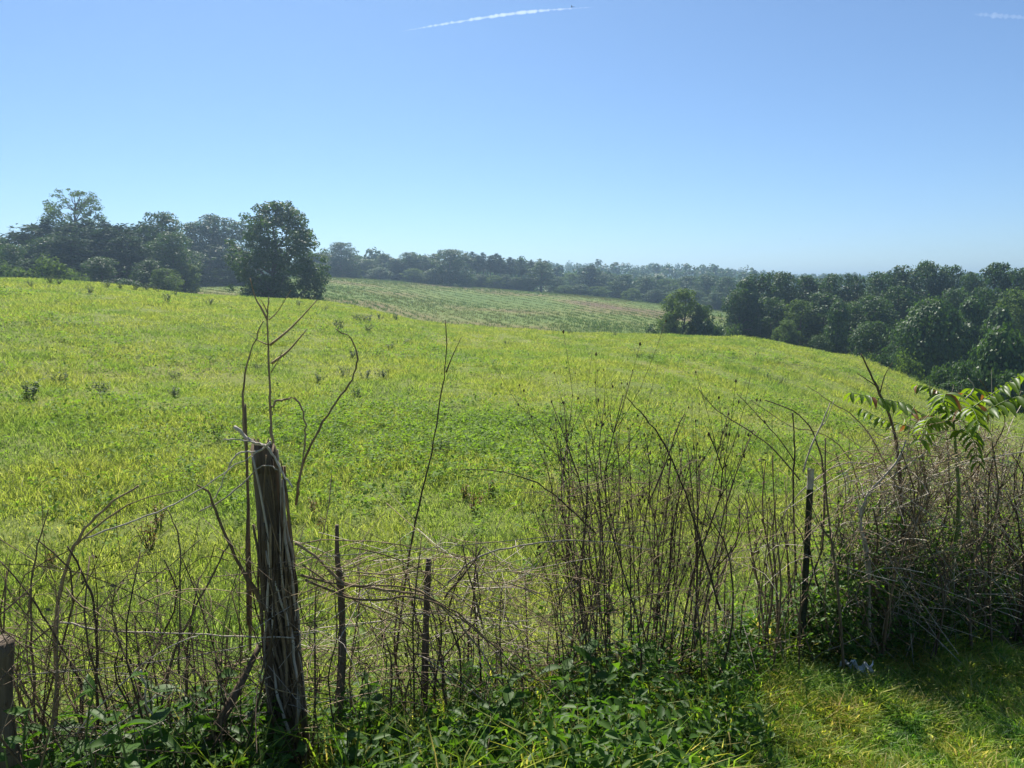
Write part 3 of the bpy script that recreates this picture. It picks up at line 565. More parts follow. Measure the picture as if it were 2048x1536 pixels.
# ------------------------------------------------------------------ fence
def px_m(d): return d / F                                   # metres per photograph pixel at depth d
def lp(pts, d):
    """photo points to world; d one depth or one per point"""
    ds = np.broadcast_to(np.asarray(d, float), (len(pts),)); return np.array([P(p[0], p[1], q) for p, q in zip(pts, ds)])
def to_local(pts, o): return np.asarray(pts) - np.asarray(o)[None, :]
fr2 = np.random.default_rng(400)
def wood_post(base, top, r0, r1, seed, jag=0.06, name='fence_post', sides=14, rings=16):
    r = np.random.default_rng(seed); base = np.asarray(base, float); top = np.asarray(top, float); L = np.linalg.norm(top - base)
    ax = (top - base) / L; a = np.cross(ax, (0, 1, 0)); a /= np.linalg.norm(a); b = np.cross(ax, a)
    prof = 1 + 0.13 * r.normal(size=sides); jz = r.uniform(-jag, jag * 0.5, sides); V = []
    for i in range(rings):
        t = i / (rings - 1); c = base + ax * L * t + a * 0.012 * math.sin(t * 7 + seed) + b * 0.01 * math.sin(t * 5)
        for j in range(sides):
            th = j / sides * 6.2832 + 0.25 * t; q = (r0 + (r1 - r0) * t) * prof[j] * (1 + 0.05 * math.sin(t * 11 + j * 2.1))
            V.append(c + (a * math.cos(th) + b * math.sin(th)) * q + ax * (jz[j] if i == rings - 1 else (jz[j] * 0.3 if i == rings - 2 else 0)))
    V.append(base + ax * (L - jag * 0.9)); Q = [(i * sides + j, i * sides + (j + 1) % sides, (i + 1) * sides + (j + 1) % sides, (i + 1) * sides + j) for i in range(rings - 1) for j in range(sides)]
    T = [((rings - 1) * sides + j, (rings - 1) * sides + (j + 1) % sides, rings * sides) for j in range(sides)]
    return make_mesh(name, np.array(V), [np.array(Q), np.array(T)], M['post'])
def steel_mat(name, col, rough, rust=0.5):
    m, nt, N, L = base_mat(name); tc = N('ShaderNodeTexCoord'); no = N('ShaderNodeTexNoise'); no.inputs['Scale'].default_value = 25; no.inputs['Detail'].default_value = 6; L(tc.outputs['Object'], no.inputs['Vector'])
    c = ramp(N, [(0.40, col), (0.62, tuple(k * 1.5 for k in col)), (0.72, (0.10 * rust + col[0] * (1 - rust), 0.05 * rust + col[1] * (1 - rust), 0.025 * rust + col[2] * (1 - rust)))]); L(no.outputs['Fac'], c.inputs[0])
    bs = N('ShaderNodeBsdfPrincipled'); bs.inputs['Roughness'].default_value = rough; L(c.outputs[0], bs.inputs['Base Color']); o = N('ShaderNodeOutputMaterial'); L(bs.outputs[0], o.inputs[0]); return m
M['green_steel'] = steel_mat('dark_green_painted_steel', (0.010, 0.017, 0.012), 0.55); M['pale_steel'] = steel_mat('chalky_pale_paint', (0.30, 0.27, 0.22), 0.7, 0.3); M['wire'] = steel_mat('dull_galvanised_wire', (0.09, 0.085, 0.075), 0.5, 0.8)

PB = P(575, 1575, 2.9); PT = P(530, 888, 2.86)
post = link('fence_post', None, label='thick leaning weathered wooden post wrapped in dead vines', cat='fence post', group='wooden fence posts', loc=tuple(PB))
link('post_body', wood_post((0, 0, -0.1), PT - PB, 0.056, 0.046, 7), post)
sp = MB()
for k in range(5):
    a = k * 1.3; b0 = PT - PB + np.array((0.034 * math.cos(a), 0.034 * math.sin(a), -0.11)); sp.tube(np.array([b0, b0 + (0.003, 0, 0.06), b0 + (0.004 * math.cos(a), 0.0, 0.10 + 0.03 * fr2.uniform())]), [0.017, 0.011, 0.002], 4)
link('splintered_top', sp.mesh('splintered_top', M['post']), post)
EB = P(12, 1640, 2.42); ET = P(-2, 1283, 2.40)
p2 = link('fence_post', None, label='short sawn wooden post cut off by the left edge', cat='fence post', group='wooden fence posts', loc=tuple(EB)); link('post_body', wood_post((0, 0, -0.1), ET - EB, 0.056, 0.038, 9, 0.006), p2)
# steel T-post
TB = P(1601, 1348, 4.1); TT = P(1600, 938, 4.1); Ht = TT[2] - TB[2]
tp = link('metal_fence_post', None, label='dark green steel fence post with a pale tip', cat='fence post', loc=tuple(TB))
def tee(z0, z1, s=1.0):
    w, t, d = 0.017 * s, 0.0035 * s, 0.030 * s
    o2 = [(-w, -t), (w, -t), (w, t), (t, t), (t, d), (-t, d), (-t, t), (-w, t)]
    V = [(x, y, z) for z in (z0, z1) for x, y in o2]; Q = [(i, (i + 1) % 8, 8 + (i + 1) % 8, 8 + i) for i in range(8)] + [(15, 14, 11, 8), (14, 13, 12, 11)]
    return make_mesh('post_body', V, [np.array(Q)], M['green_steel'])
link('post_body', tee(-0.2, Ht - 0.115), tp); tipm = tee(Ht - 0.115, Ht, 1.03); tipm.materials.clear(); tipm.materials.append(M['pale_steel']); link('pale_tip', tipm, tp)
sm = MB(); sm.tube(np.array([(0, -0.003, 0), (0, -0.010, 0.002)]), [0.007, 0.005], 6); sm = sm.mesh('stud', M['green_steel'])
for k in range(14): link('stud', sm, tp, loc=(0, 0, 0.12 + k * 0.062))
tp.rotation_euler = (0, 0, R(8))
# thin wooden stakes and a fallen rail
def stick(name, label, cat, pts, d, w0, w1, mat, group=None, sides=7, wob=0.0, seed=1, twigs=(), n=None):
    """a stem through photo points, widths in photo pixels at both ends, standing or lying as one object"""
    W = lp(pts, d); dm = float(np.mean(d)); o = W[0]; r = np.random.default_rng(seed); ln = smooth_line(W, n)
    if wob: ln[1:-1] += r.normal(0, wob, (len(ln) - 2, 3))
    mb = MB(); k = px_m(dm) * 0.5; mb.tube(to_local(ln, o), np.linspace(w0, w1, len(ln)) * k * (0.66 if sides == 6 else 1.0) * (1 + 0.10 * r.normal(size=len(ln))), sides)
    for tp_, tw in twigs:
        T = lp(tp_, dm); l2 = smooth_line(T); mb.tube(to_local(l2, o), np.linspace(tw, tw * 0.35, len(l2)) * k, 4)
    return link(name, mb.mesh(name, M[mat], True), label=label, cat=cat, group=group, loc=tuple(o))
stick('wooden_stake', 'thin dark wooden stake just right of the vine-wrapped post', 'stake', [(668, 1500), (684, 1330), (682, 1180), (675, 1120), (674, 1050)], 2.98, 22, 8, 'post', 'thin wooden stakes', seed=3)
stick('wooden_stake', 'flat-topped thin wooden stake between the vine-wrapped post and the weed thicket', 'stake', [(838, 1530), (848, 1400), (852, 1250), (857, 1118)], 3.15, 22, 11, 'post', 'thin wooden stakes', seed=4)
stick('fallen_rail', 'dark fallen rail leaning against the foot of the wooden post', 'rail', [(405, 1500), (470, 1390), (520, 1290)], [2.62, 2.7, 2.8], 24, 12, 'twig_dark', seed=5)
WL = [P(30, 1350, 2.42), P(560, 1276, 2.83), P(1600, 1075, 4.09), P(2200, 1010, 5.3)]; WH = [P(30, 1455, 2.42), P(560, 1420, 2.84), P(1600, 1195, 4.09), P(2200, 1110, 5.3)]; WT = [P(560, 1120, 2.83), P(1600, 1010, 4.09), P(2200, 955, 5.3)]
for wv, lb in ((WT, 'highest rusty fence wire between the posts'), (WL, 'middle rusty fence wire tied to the wooden post'), (WH, 'lowest rusty fence wire near the ground')):
    pts = []
    for a, b in zip(wv[:-1], wv[1:]):
        for t in np.linspace(0, 1, 10)[:-1]: pts.append(a * (1 - t) + b * t - np.array((0, 0, 0.10 * t * (1 - t))))
    pts.append(wv[-1]); pts = np.array(pts); mb = MB(); mb.tube(pts - pts[0], 0.0018, 5); link('fence_wire', mb.mesh('fence_wire', M['wire']), label=lb, cat='wire', group='fence wires', loc=tuple(pts[0]))

# ------------------------------------------------------------------ dead stems traced one by one
def cane(label, pts, d, w0, w1, mat='twig', twigs=(), name='dead_cane', seed=0, wob=0.002): return stick(name, label, 'dead cane', pts, d, w0, w1, mat, 'single dead stems along the fence', 6, wob, seed or len(label), twigs)
cane('dead sapling with upswept bare branches standing behind the wooden post', [(556, 1500), (552, 1100), (547, 905), (541, 850), (540, 780), (537, 690), (535, 640), (537, 594)], 3.05, 13, 3, 'twig',
     [([(540, 690), (575, 662), (605, 632), (634, 600)], 6), ([(543, 727), (575, 703), (600, 675), (615, 657)], 6), ([(535, 640), (522, 615), (511, 596), (500, 556)], 5), ([(538, 640), (556, 622), (572, 596), (582, 580)], 3), ([(542, 745), (556, 722), (566, 700)], 3), ([(537, 690), (515, 680), (497, 667)], 3), ([(536, 628), (528, 610), (522, 600)], 3)], 'dead_sapling')
cane('slender curved stem left of the dead sapling', [(500, 1300), (497, 1000), (490, 870), (486, 790), (492, 735), (507, 690), (527, 642)], 3.0, 11, 3)
cane('broken upright stub beside the top of the wooden post', [(496, 1250), (494, 950), (491, 808)], 2.98, 10, 6, 'twig_dark')
cane('hook-shaped twisted vine arching over right of the post top', [(540, 822), (556, 802), (577, 796), (598, 806), (611, 836), (609, 880), (603, 930), (598, 990)], 3.02, 7, 5, 'twig', wob=0.004)
cane('long S-curved cane bending right above the post', [(592, 1010), (606, 930), (630, 875), (665, 815), (698, 770), (714, 727), (710, 695), (697, 673), (672, 658)], 3.05, 9, 3, 'twig')
cane('tallest thin straight stalk right of the wooden post', [(790, 1330), (818, 1110), (845, 985), (868, 880), (884, 775), (893, 705), (890, 640)], 3.3, 8, 2.5, 'twig_dark', [([(892, 745), (905, 712), (922, 676)], 3)])
cane('thick brown cane arching up to the right at the far left', [(110, 1500), (112, 1330), (111, 1255), (120, 1180), (148, 1095), (182, 1045), (228, 1003), (277, 972)], 2.6, 15, 6, 'twig')
cane('thin whip forking from the arching brown cane', [(153, 1090), (215, 1035), (300, 992), (382, 977)], 2.6, 7, 2, 'twig')
cane('long thin pale whip reaching from the brown cane to the post top', [(165, 1078), (250, 1048), (335, 1015), (390, 986), (470, 932), (536, 889)], [2.6, 2.62, 2.66, 2.7, 2.75, 2.8], 6, 3, 'twig_pale')
cane('upright knobbly stem near the left edge', [(72, 1480), (66, 1330), (62, 1190), (75, 1092), (97, 1018)], 2.55, 9, 3, 'twig_dark')
cane('kinked stem right of the arching brown cane', [(196, 1450), (193, 1300), (192, 1235), (180, 1180), (152, 1122), (135, 1092)], 2.58, 9, 5, 'twig_dark')
cane('dark stem slanting down from the left edge', [(165, 1370), (110, 1272), (60, 1192), (0, 1122)], 2.55, 7, 4, 'twig_dark')
cane('zigzag thin stem left of the wooden post', [(358, 1350), (360, 1210), (360, 1100), (347, 1042), (330, 1014)], 2.7, 6, 3, 'twig_dark')
cane('stout stick leaning diagonally against the left side of the post', [(535, 1225), (483, 1135), (444, 1055), (420, 992), (394, 970)], [2.85, 2.8, 2.78, 2.76, 2.75], 15, 5, 'twig')
cane('bleached crooked branch lying over the top of the post', [(468, 853), (490, 872), (512, 888), (535, 893), (553, 922), (566, 948), (585, 975)], 2.80, 12, 5, 'twig_pale')
cane('white curling vine hanging left from the post top', [(541, 884), (520, 902), (488, 905), (468, 915), (450, 950), (436, 985), (420, 1010)], 2.79, 7, 3.5, 'twig_pale')
cane('second white vine curving off the post below its top', [(398, 1023), (440, 1003), (478, 975), (512, 940), (535, 931), (556, 940)], 2.78, 5, 4, 'twig_pale')
cane('thin pale twig pointing left from the post top', [(447, 879), (470, 878), (505, 884), (530, 892)], 2.78, 4, 5, 'twig_pale')
cane('straight pale runner crossing from the left to the middle of the post', [(120, 1245), (220, 1262), (380, 1268), (500, 1274), (590, 1276)], [2.6, 2.64, 2.7, 2.76, 2.79], 6, 4, 'twig_pale')
cane('bright pale runner slanting up from the lower left corner', [(95, 1545), (190, 1480), (262, 1430), (300, 1400), (345, 1385)], 2.5, 6, 4, 'twig_pale')
cane('pale whip rising from the lower left towards the post', [(150, 1470), (230, 1380), (300, 1318), (360, 1284), (400, 1268)], 2.55, 6, 3, 'twig_pale')
cane('short white bent twig left of the post foot', [(281, 1340), (290, 1370), (294, 1410), (318, 1440)], 2.5, 7, 4, 'twig_pale')
cane('dark diagonal stem crossing behind the left undergrowth', [(310, 1480), (340, 1330), (385, 1230), (440, 1120), (460, 1080)], 2.75, 10, 5, 'twig_dark')
cane('long dark stem leaning right between brown cane and post', [(20, 1330), (120, 1240), (240, 1200), (340, 1130), (400, 1080)], 2.65, 5, 3, 'twig_dark')
for n, (pts, w) in enumerate([([(590, 1085), (640, 1120), (690, 1165), (770, 1180), (850, 1192), (905, 1235), (960, 1300), (1010, 1375), (1095, 1432), (1180, 1470)], 13), ([(600, 1150), (700, 1172), (800, 1172), (880, 1205), (950, 1255), (1010, 1330), (1060, 1380)], 10), ([(610, 1160), (720, 1200), (830, 1195), (900, 1222), (985, 1290), (1040, 1340), (1150, 1400)], 11),
                              ([(590, 1090), (660, 1080), (760, 1085), (850, 1098), (960, 1118)], 6), ([(600, 1190), (700, 1150), (800, 1160), (900, 1140), (990, 1150)], 5), ([(640, 1130), (760, 1150), (860, 1145), (960, 1190), (1040, 1260)], 6), ([(605, 1130), (700, 1195), (800, 1240), (900, 1330), (970, 1400), (1060, 1480)], 8), ([(700, 1095), (800, 1120), (900, 1180), (960, 1240), (985, 1330)], 6)]):
    cane(f'grey cane sagging from the post to the lower right, {ORD[n]} of the bundle', pts, np.linspace(2.82, 3.05, len(pts)), w * 0.72, w * 0.34, 'twig', seed=50 + n)
cane('bare twig crossing over the sagging canes, leaning right', [(890, 1195), (930, 1145), (968, 1092)], 3.1, 7, 4, 'twig_dark')
cane('bare twig crossing over the sagging canes, leaning left', [(965, 1250), (945, 1180), (925, 1088)], 3.1, 7, 4, 'twig_dark')
cane('arched pale cane linking the sagging canes with the weed thicket', [(895, 1165), (960, 1112), (1040, 1092), (1130, 1082), (1220, 1086), (1300, 1100)], [3.1, 3.15, 3.2, 3.3, 3.4, 3.45], 6, 3, 'twig_pale')
cane('long thin twig drooping left out of the weed thicket', [(1190, 1065), (1120, 1000), (1060, 960), (985, 941), (905, 940)], 3.4, 6, 2, 'twig_dark')
cane('long bent cane leaning left across the weed thicket', [(1440, 1220), (1400, 1080), (1370, 985), (1330, 890), (1290, 835), (1253, 794)], 3.6, 8, 3, 'twig_dark')
cane('thin cane with a leafy tip leaning right out of the weed thicket', [(1300, 1000), (1330, 930), (1350, 870), (1370, 826)], 3.55, 5, 3, 'twig_dark')
cane('long curved whip left of the steel post', [(1600, 960), (1550, 902), (1500, 862), (1435, 822), (1395, 775)], 4.0, 5, 2, 'twig_dark')
cane('shorter curved whip left of the steel post', [(1590, 925), (1560, 880), (1520, 835), (1474, 788)], 4.05, 4, 2, 'twig_dark')
cane('wavy dark stem rising beside the steel post', [(1592, 1150), (1586, 970), (1590, 900), (1585, 826)], 4.15, 7, 4, 'twig_dark')
cane('pale forked stem rising right of the steel post', [(1606, 945), (1622, 895), (1642, 852), (1660, 806)], 4.15, 6, 3, 'twig_pale', [([(1642, 852), (1652, 842), (1668, 800)], 3)])
cane('thick dark stem slanting up left out of the right thicket', [(1812, 1150), (1800, 960), (1790, 870), (1768, 805), (1740, 745), (1722, 708)], 4.4, 13, 4, 'twig_dark', [([(1757, 775), (1735, 760), (1714, 746)], 3), ([(1760, 785), (1770, 750), (1785, 725)], 3)])
cane('long whip arching left from the right thicket', [(1800, 985), (1770, 927), (1745, 878), (1710, 835), (1660, 803), (1612, 770)], 4.4, 6, 2, 'twig')
cane('low pale loop left of the right thicket', [(1790, 960), (1760, 935), (1700, 925), (1650, 945), (1600, 985), (1560, 1040)], 4.3, 6, 3, 'twig_pale')
cane('arched whip curving down beside the steel post', [(1645, 1100), (1648, 960), (1632, 880), (1598, 830), (1530, 800)], 4.3, 7, 3, 'twig_dark')
cane('second arched whip crossing above the steel post', [(1720, 1000), (1700, 920), (1650, 870), (1580, 852), (1500, 800)], 4.35, 4, 2, 'twig')
cane('thick crooked pale stem at the left side of the right thicket', [(1740, 1290), (1735, 1120), (1722, 1050), (1735, 990), (1790, 930), (1812, 880)], 4.2, 12, 5, 'twig_pale')
cane('long whip reaching right out of the right thicket', [(1900, 1000), (1960, 930), (2010, 850), (1985, 800), (1960, 760)], 4.6, 5, 2, 'twig')
cane('pale twig curving left above the right thicket', [(1930, 800), (1948, 775), (1936, 757)], 4.6, 5, 3, 'twig_pale')
cane('pale runner crossing the right thicket from lower left to right', [(1780, 1010), (1850, 960), (1940, 925), (2060, 900)], 4.5, 5, 3, 'twig_pale')
# vines that cling to the wooden post
vr = np.random.default_rng(420)
for k in range(44):
    a0 = vr.normal(-0.6, 1.1); tw = vr.normal(0, 0.9); n = 12; t0 = vr.uniform(0, 0.25); t1 = vr.uniform(0.65, 1.0); pts = []
    for t in np.linspace(t0, t1, n):
        a = a0 + tw * t + 0.35 * math.sin(t * 9 + k); q = (0.056 - 0.010 * t) * 1.12 + 0.004 + 0.018 * abs(math.sin(t * 6 + k * 1.7)) * vr.uniform(0.2, 1)
        pts.append(PB * (1 - t) + PT * t + np.array((math.cos(a) * q + 0.020 * (1 - t), math.sin(a) * q, vr.normal(0, 0.01))))
    pts = smooth_line(np.array(pts), 30); mb = MB(); w = vr.uniform(0.003, 0.009); mb.tube(pts - pts[0], np.linspace(w, w * 0.6, len(pts)), 5)
    link('dead_vine', mb.mesh('dead_vine', M[('twig_dark', 'twig', 'twig_dark', 'twig', 'twig_pale')[k % 5]], True), label='dry vine stem clinging to the leaning wooden post', cat='vine', group='vines clinging to the wooden post', loc=tuple(pts[0]))

# ------------------------------------------------------------------ standing dead weed stalks
sr = np.random.default_rng(440)
def stalk(px0, px1, top, d, w, mat, label, group, twigs=4, seeds=True, bend=0.035):
    x0, y0 = P(px0, 1300, d)[0], d; z0 = G(x0, y0); tip = P(px1, top, d + sr.normal(0, 0.08)); b = np.array((x0, y0, z0 - 0.02)); L = np.linalg.norm(tip - b)
    ln = smooth_line([b, b * 0.6 + tip * 0.4 + sr.normal(0, bend * L, 3), b * 0.25 + tip * 0.75 + sr.normal(0, bend * L, 3), tip], 9); mb = MB(); k = px_m(d) * 0.5
    rad = np.linspace(w, w * 0.35, 9) * k; mb.tube(ln - b, rad, 5)
    ends = [ln[-1]]
    for q in range(twigs):
        i = int(sr.integers(3, 8)); p0 = ln[i]; dr = ln[i] - ln[i - 1]; dr /= np.linalg.norm(dr); s = sr.normal(0, 0.5, 3) * (1, 0.6, 0.3); l = L * sr.uniform(0.08, 0.25)
        p1 = p0 + (dr + s) * l * 0.5; p2 = p0 + (dr * 1.3 + s * 0.8) * l; mb.tube(smooth_line([p0 - b, p1 - b, p2 - b], 5), np.linspace(rad[i] * 0.7, rad[i] * 0.3, 5), 3); ends.append(p2); ends.append(p1)
    if seeds:
        for e in ends:
            if sr.uniform() < 0.6: h = sr.uniform(0.004, 0.009); mb.tube(np.array([e - b - (0, 0, h), e - b, e - b + (0, 0, h * 1.4)]), [0.001, h * 0.8, 0.001], 5, cap=False)
    nl = int(sr.integers(2, 9)); tt = sr.integers(2, 9, nl); lc = ln[tt] - b + sr.normal(0, 0.012, (nl, 3)); V, Q = cards(lc, sr.normal(size=(nl, 3)), sr.uniform(0.012, 0.038, nl), 0.4, sr, np.array((0, 0, -0.8))); mb.add(V, Q)
    link('dead_stalk', mb.mesh('dead_stalk', M[mat]), label=label, cat='dead stalk', group=group, loc=tuple(b))
for k in range(46):
    p = sr.uniform(1140, 1380); stalk(p, p + (p - 1260) * 0.35 + sr.normal(0, 50), sr.choice([sr.uniform(790, 930), sr.uniform(900, 1120)], p=[0.5, 0.5]), fence_depth(p) + sr.normal(0.1, 0.14), sr.uniform(3, 5.5), 'twig_dark', 'dark dead weed stalk in the tall thicket at the centre', 'stalks of the central thicket', int(sr.integers(5, 11)))
for k in range(46):
    p = sr.choice([sr.normal(1420, 22), sr.normal(1510, 26), sr.normal(1560, 16), sr.uniform(1620, 1690), sr.uniform(1380, 1690)]); stalk(p, p + sr.normal(0, 34), sr.uniform(900, 1220), fence_depth(p) + sr.normal(0.05, 0.16), sr.uniform(3, 7), 'twig_dark' if k % 4 else 'twig', 'thin dead stalk standing around the steel fence post', 'stalks around the steel post', int(sr.integers(0, 4)), k % 3 == 0)
for k in range(70):
    p = sr.uniform(1690, 2070); stalk(p, p + sr.normal(0, 55), sr.uniform(840, 1100), fence_depth(p) + sr.normal(0.05, 0.22), sr.uniform(3, 8), 'twig_dark' if k % 2 else 'twig', 'dead stalk in the tangled thicket at the right', 'stalks of the right thicket', int(sr.integers(1, 5)), False, 0.05)
for k in range(46):
    p = sr.uniform(-10, 500); stalk(p, p + sr.normal(0, 50), sr.uniform(1060, 1400), fence_depth(p) + sr.normal(0.0, 0.16), sr.uniform(3, 8), 'twig_dark' if k % 3 else 'twig', 'thin dead stalk left of the leaning wooden post', 'stalks left of the wooden post', int(sr.integers(1, 4)), False, 0.05)
for k in range(46):
    p = sr.uniform(600, 1150); stalk(p, p + sr.normal(0, 36), sr.uniform(1040, 1350), fence_depth(p) + sr.normal(0.05, 0.16), sr.uniform(3, 7), 'twig_dark' if k % 3 else 'twig', 'thin dead stalk between the wooden post and the central thicket', 'stalks right of the wooden post', int(sr.integers(1, 5)), False, 0.04)

# ------------------------------------------------------------------ uncountable tangle of thin dead twigs
def tangle(name, label, mat, boxes, seed):
    r = np.random.default_rng(seed); mb = MB()
    for (px0, px1, py0, py1, n, l0, l1, w, horiz) in boxes:
        for k in range(n):
            px = r.uniform(px0, px1); py = r.uniform(py0, py1); c = P(px, py, fence_depth(px) + r.normal(0, 0.16)); L = r.uniform(l0, l1)
            d = r.normal(size=3) * (1, 0.5, 1); d[2] *= (0.35 if horiz else 1.0); d /= np.linalg.norm(d); g = r.normal(size=3) * 0.5 - np.array((0, 0, 0.3))
            pts = [c + d * L * (t - 0.5) + g * L * (t - 0.5) ** 2 + r.normal(0, 0.02 * L, 3) for t in np.linspace(0, 1, 5)]
            pts = smooth_line(np.array(pts), 8); gz = ground(pts[:, 0], pts[:, 1]) + 0.01; pts[:, 2] = np.maximum(pts[:, 2], gz)
            mb.tube(pts, np.linspace(1, 0.45, 8) * r.uniform(0.5, 1.1) * w, 3, cap=False)
    link(name, mb.mesh(name, M[mat]), label=label, cat='brush', kind='stuff')
tangle('dry_brush', 'tangle of bleached vine stems along the fence', 'twig_pale', [(1690, 2080, 930, 1230, 330, 0.2, 0.8, 0.0030, False), (1770, 2030, 850, 1010, 170, 0.25, 0.7, 0.0030, False), (610, 1060, 1090, 1330, 90, 0.25, 0.8, 0.0026, True), (0, 1250, 1300, 1536, 50, 0.2, 0.6, 0.0022, True), (1350, 1700, 1050, 1330, 60, 0.2, 0.6, 0.0022, False)], 501)
tangle('dry_brush', 'tangle of brown dead stems along the fence', 'twig', [(1680, 2080, 900, 1270, 430, 0.2, 0.8, 0.0030, False), (1780, 2020, 850, 960, 120, 0.2, 0.6, 0.0028, False), (600, 1150, 1080, 1380, 150, 0.2, 0.8, 0.0026, True), (0, 560, 1180, 1536, 80, 0.2, 0.7, 0.0024, False), (1080, 1420, 960, 1350, 240, 0.15, 0.5, 0.0022, False), (1380, 1700, 980, 1330, 190, 0.2, 0.6, 0.0022, False)], 502)
tangle('dry_brush', 'tangle of dark dead stems low along the fence', 'twig_dark', [(0, 1500, 1280, 1540, 520, 0.2, 0.6, 0.0028, False), (0, 1100, 1120, 1330, 170, 0.25, 0.7, 0.0024, False), (1690, 2080, 980, 1270, 420, 0.2, 0.6, 0.0034, False), (1100, 1400, 900, 1250, 200, 0.12, 0.4, 0.0022, False)], 503)

# ------------------------------------------------------------------ leafy undergrowth along the fence
ur = np.random.default_rng(520)
n = 1080; pxu = ur.uniform(-40, 1660, n); fd = np.array([fence_depth(p) for p in pxu]); du = 2.25 + 0.35 * np.clip((pxu - 1400) / 260, 0, 1) * 3.6 + (fd + 0.3 - 2.25 - 0.35 * np.clip((pxu - 1400) / 260, 0, 1) * 3.6) * ur.uniform(0, 1, n); xu = (pxu - 1024) / F * du / CP
kq = ~((abs(pxu - 580) < 75) & (du < 3.0)) & ~((abs(pxu - 1600) < 60) & (du < 4.15)); pxu, xu, du = pxu[kq], xu[kq], du[kq]; n = len(pxu)
herb_field('undergrowth', 'dark green leafy undergrowth crowding the foot of the fence', 'undergrowth', M['brush_leaf'], xu, du, 20, 0.13, ur.uniform(0.06, 0.36, n) * (1 + 0.8 * np.exp(-((pxu - 1260) / 110) ** 2)), 0.045, ur, 0.5, True)
kk = ur.uniform(size=n) < 0.5; blade_field('rank_grass', 'long rank grass growing through the undergrowth at the fence', 'grass', M['road_grass'], xu[kk], du[kk], 9, 0.10, ur.uniform(0.12, 0.45, int(kk.sum())), 0.007, ur, 0.5, 0.6)
n = 760; pxu = ur.uniform(1480, 2100, n); du = np.array([fence_depth(p) for p in pxu]) + ur.uniform(-0.25, 0.5, n); xu = (pxu - 1024) / F * du / CP
kq = ~((abs(pxu - 1600) < 60) & (du < 4.15)); pxu, xu, du = pxu[kq], xu[kq], du[kq]; n = len(pxu)
herb_field('undergrowth', 'sparser green leaves within the right thicket', 'undergrowth', M['brush_leaf'], xu, du, 22, 0.16, ur.uniform(0.12, 1.0, n) * np.clip((pxu - 1380) / 400, 0.4, 1), 0.042, ur, 0.5, True)
n = 330; pxu = ur.uniform(1660, 2100, n); du = np.array([fence_depth(p) for p in pxu]) + ur.uniform(-0.1, 0.6, n); xu = (pxu - 1024) / F * du / CP
herb_field('vine_leaves', 'bright green vine leaves showing through the right thicket', 'vine leaves', M['herb'], xu, du, 16, 0.16, ur.uniform(0.5, 1.25, n), 0.042, ur, 0.5, True)
n = 260; pxu = ur.uniform(-40, 540, n); du = np.array([fence_depth(p) for p in pxu]) + ur.uniform(-0.2, 0.35, n); xu = (pxu - 1024) / F * du / CP
herb_field('undergrowth', 'taller leafy undergrowth left of the wooden post', 'undergrowth', M['brush_leaf'], xu, du, 22, 0.14, ur.uniform(0.2, 0.45, n), 0.055, ur, 0.55, True)
def leaf_mesh(name, mat, asp=0.42, cup=0.10, droop=0.18, n=5):
    V = []; Q = []
    for i in range(n + 1):
        t = i / n; w = asp * 0.5 * math.sin(math.pi * min(1, 0.03 + 0.97 * t) ** 0.8) ** 0.9; z = -droop * t * t
        V += [(t, -w, z + cup * w / asp), (t, 0, z), (t, w, z + cup * w / asp)]
    for i in range(n):
        a = i * 3; Q += [(a, a + 3, a + 4, a + 1), (a + 1, a + 4, a + 5, a + 2)]
    return make_mesh(name, V, [np.array(Q)], mat, True)
LEAF = [leaf_mesh('leaf', M['brush_leaf'], 0.46, 0.25, 0.12), leaf_mesh('leaf', M['brush_leaf'], 0.36, 0.2, 0.3), leaf_mesh('leaf', M['brush_leaf'], 0.58, 0.15, 0.2)]; LEAF_Y = leaf_mesh('leaf', M['yellow_leaf'], 0.42, 0.2, 0.3)
def leafy(px, top, d, nl, ls, label, group):
    x = P(px, 1400, d)[0]; b = np.array((x, d, G(x, d) - 0.02)); tip = P(px + ur.normal(0, 12), top, d + ur.normal(0, 0.03)); ln = bent(b, tip, ur, 7, 0.03); o = link('leafy_weed', None, label=label, cat='weed', group=group, loc=tuple(b))
    mb = MB(); mb.tube(ln - b, np.linspace(0.006, 0.0025, 7), 5); link('stem', mb.mesh('stem', M['stem']), o); ph = ur.uniform(0, 6)
    for k in range(nl):
        t = 0.22 + 0.78 * (k + ur.uniform(0, 0.6)) / nl; i = min(5, int(t * 6)); p = ln[i] + (ln[i + 1] - ln[i]) * (t * 6 - i) - b
        s = ls * (1.15 - 0.5 * t) * ur.uniform(0.75, 1.2); link('leaf', LEAF[k % 3] if ur.uniform() > 0.02 else LEAF_Y, o, loc=tuple(p), rot=(ur.normal(0, 0.35), -ur.uniform(-0.35, 0.75), ph + k * 2.4 + ur.normal(0, 0.3)), scale=(s, s, s))
lw = [(165, 1370, 12, 0.13), (60, 1400, 12, 0.12), (300, 1340, 14, 0.13), (235, 1420, 12, 0.14), (380, 1380, 14, 0.13), (440, 1340, 12, 0.12), (330, 1440, 12, 0.15), (480, 1420, 12, 0.13), (650, 1400, 14, 0.13), (730, 1340, 14, 0.12), (790, 1420, 12, 0.14), (870, 1440, 12, 0.14), (920, 1330, 14, 0.13), (960, 1400, 14, 0.14), (1030, 1350, 14, 0.14), (1080, 1420, 12, 0.15), (1130, 1330, 16, 0.14), (1200, 1300, 18, 0.15), (1260, 1290, 18, 0.16), (1310, 1310, 16, 0.15), (1370, 1370, 14, 0.13), (1440, 1400, 12, 0.12), (110, 1450, 12, 0.14), (20, 1470, 10, 0.13), (700, 1460, 12, 0.14), (1000, 1470, 12, 0.14), (1180, 1430, 14, 0.14), (1300, 1430, 14, 0.14)]
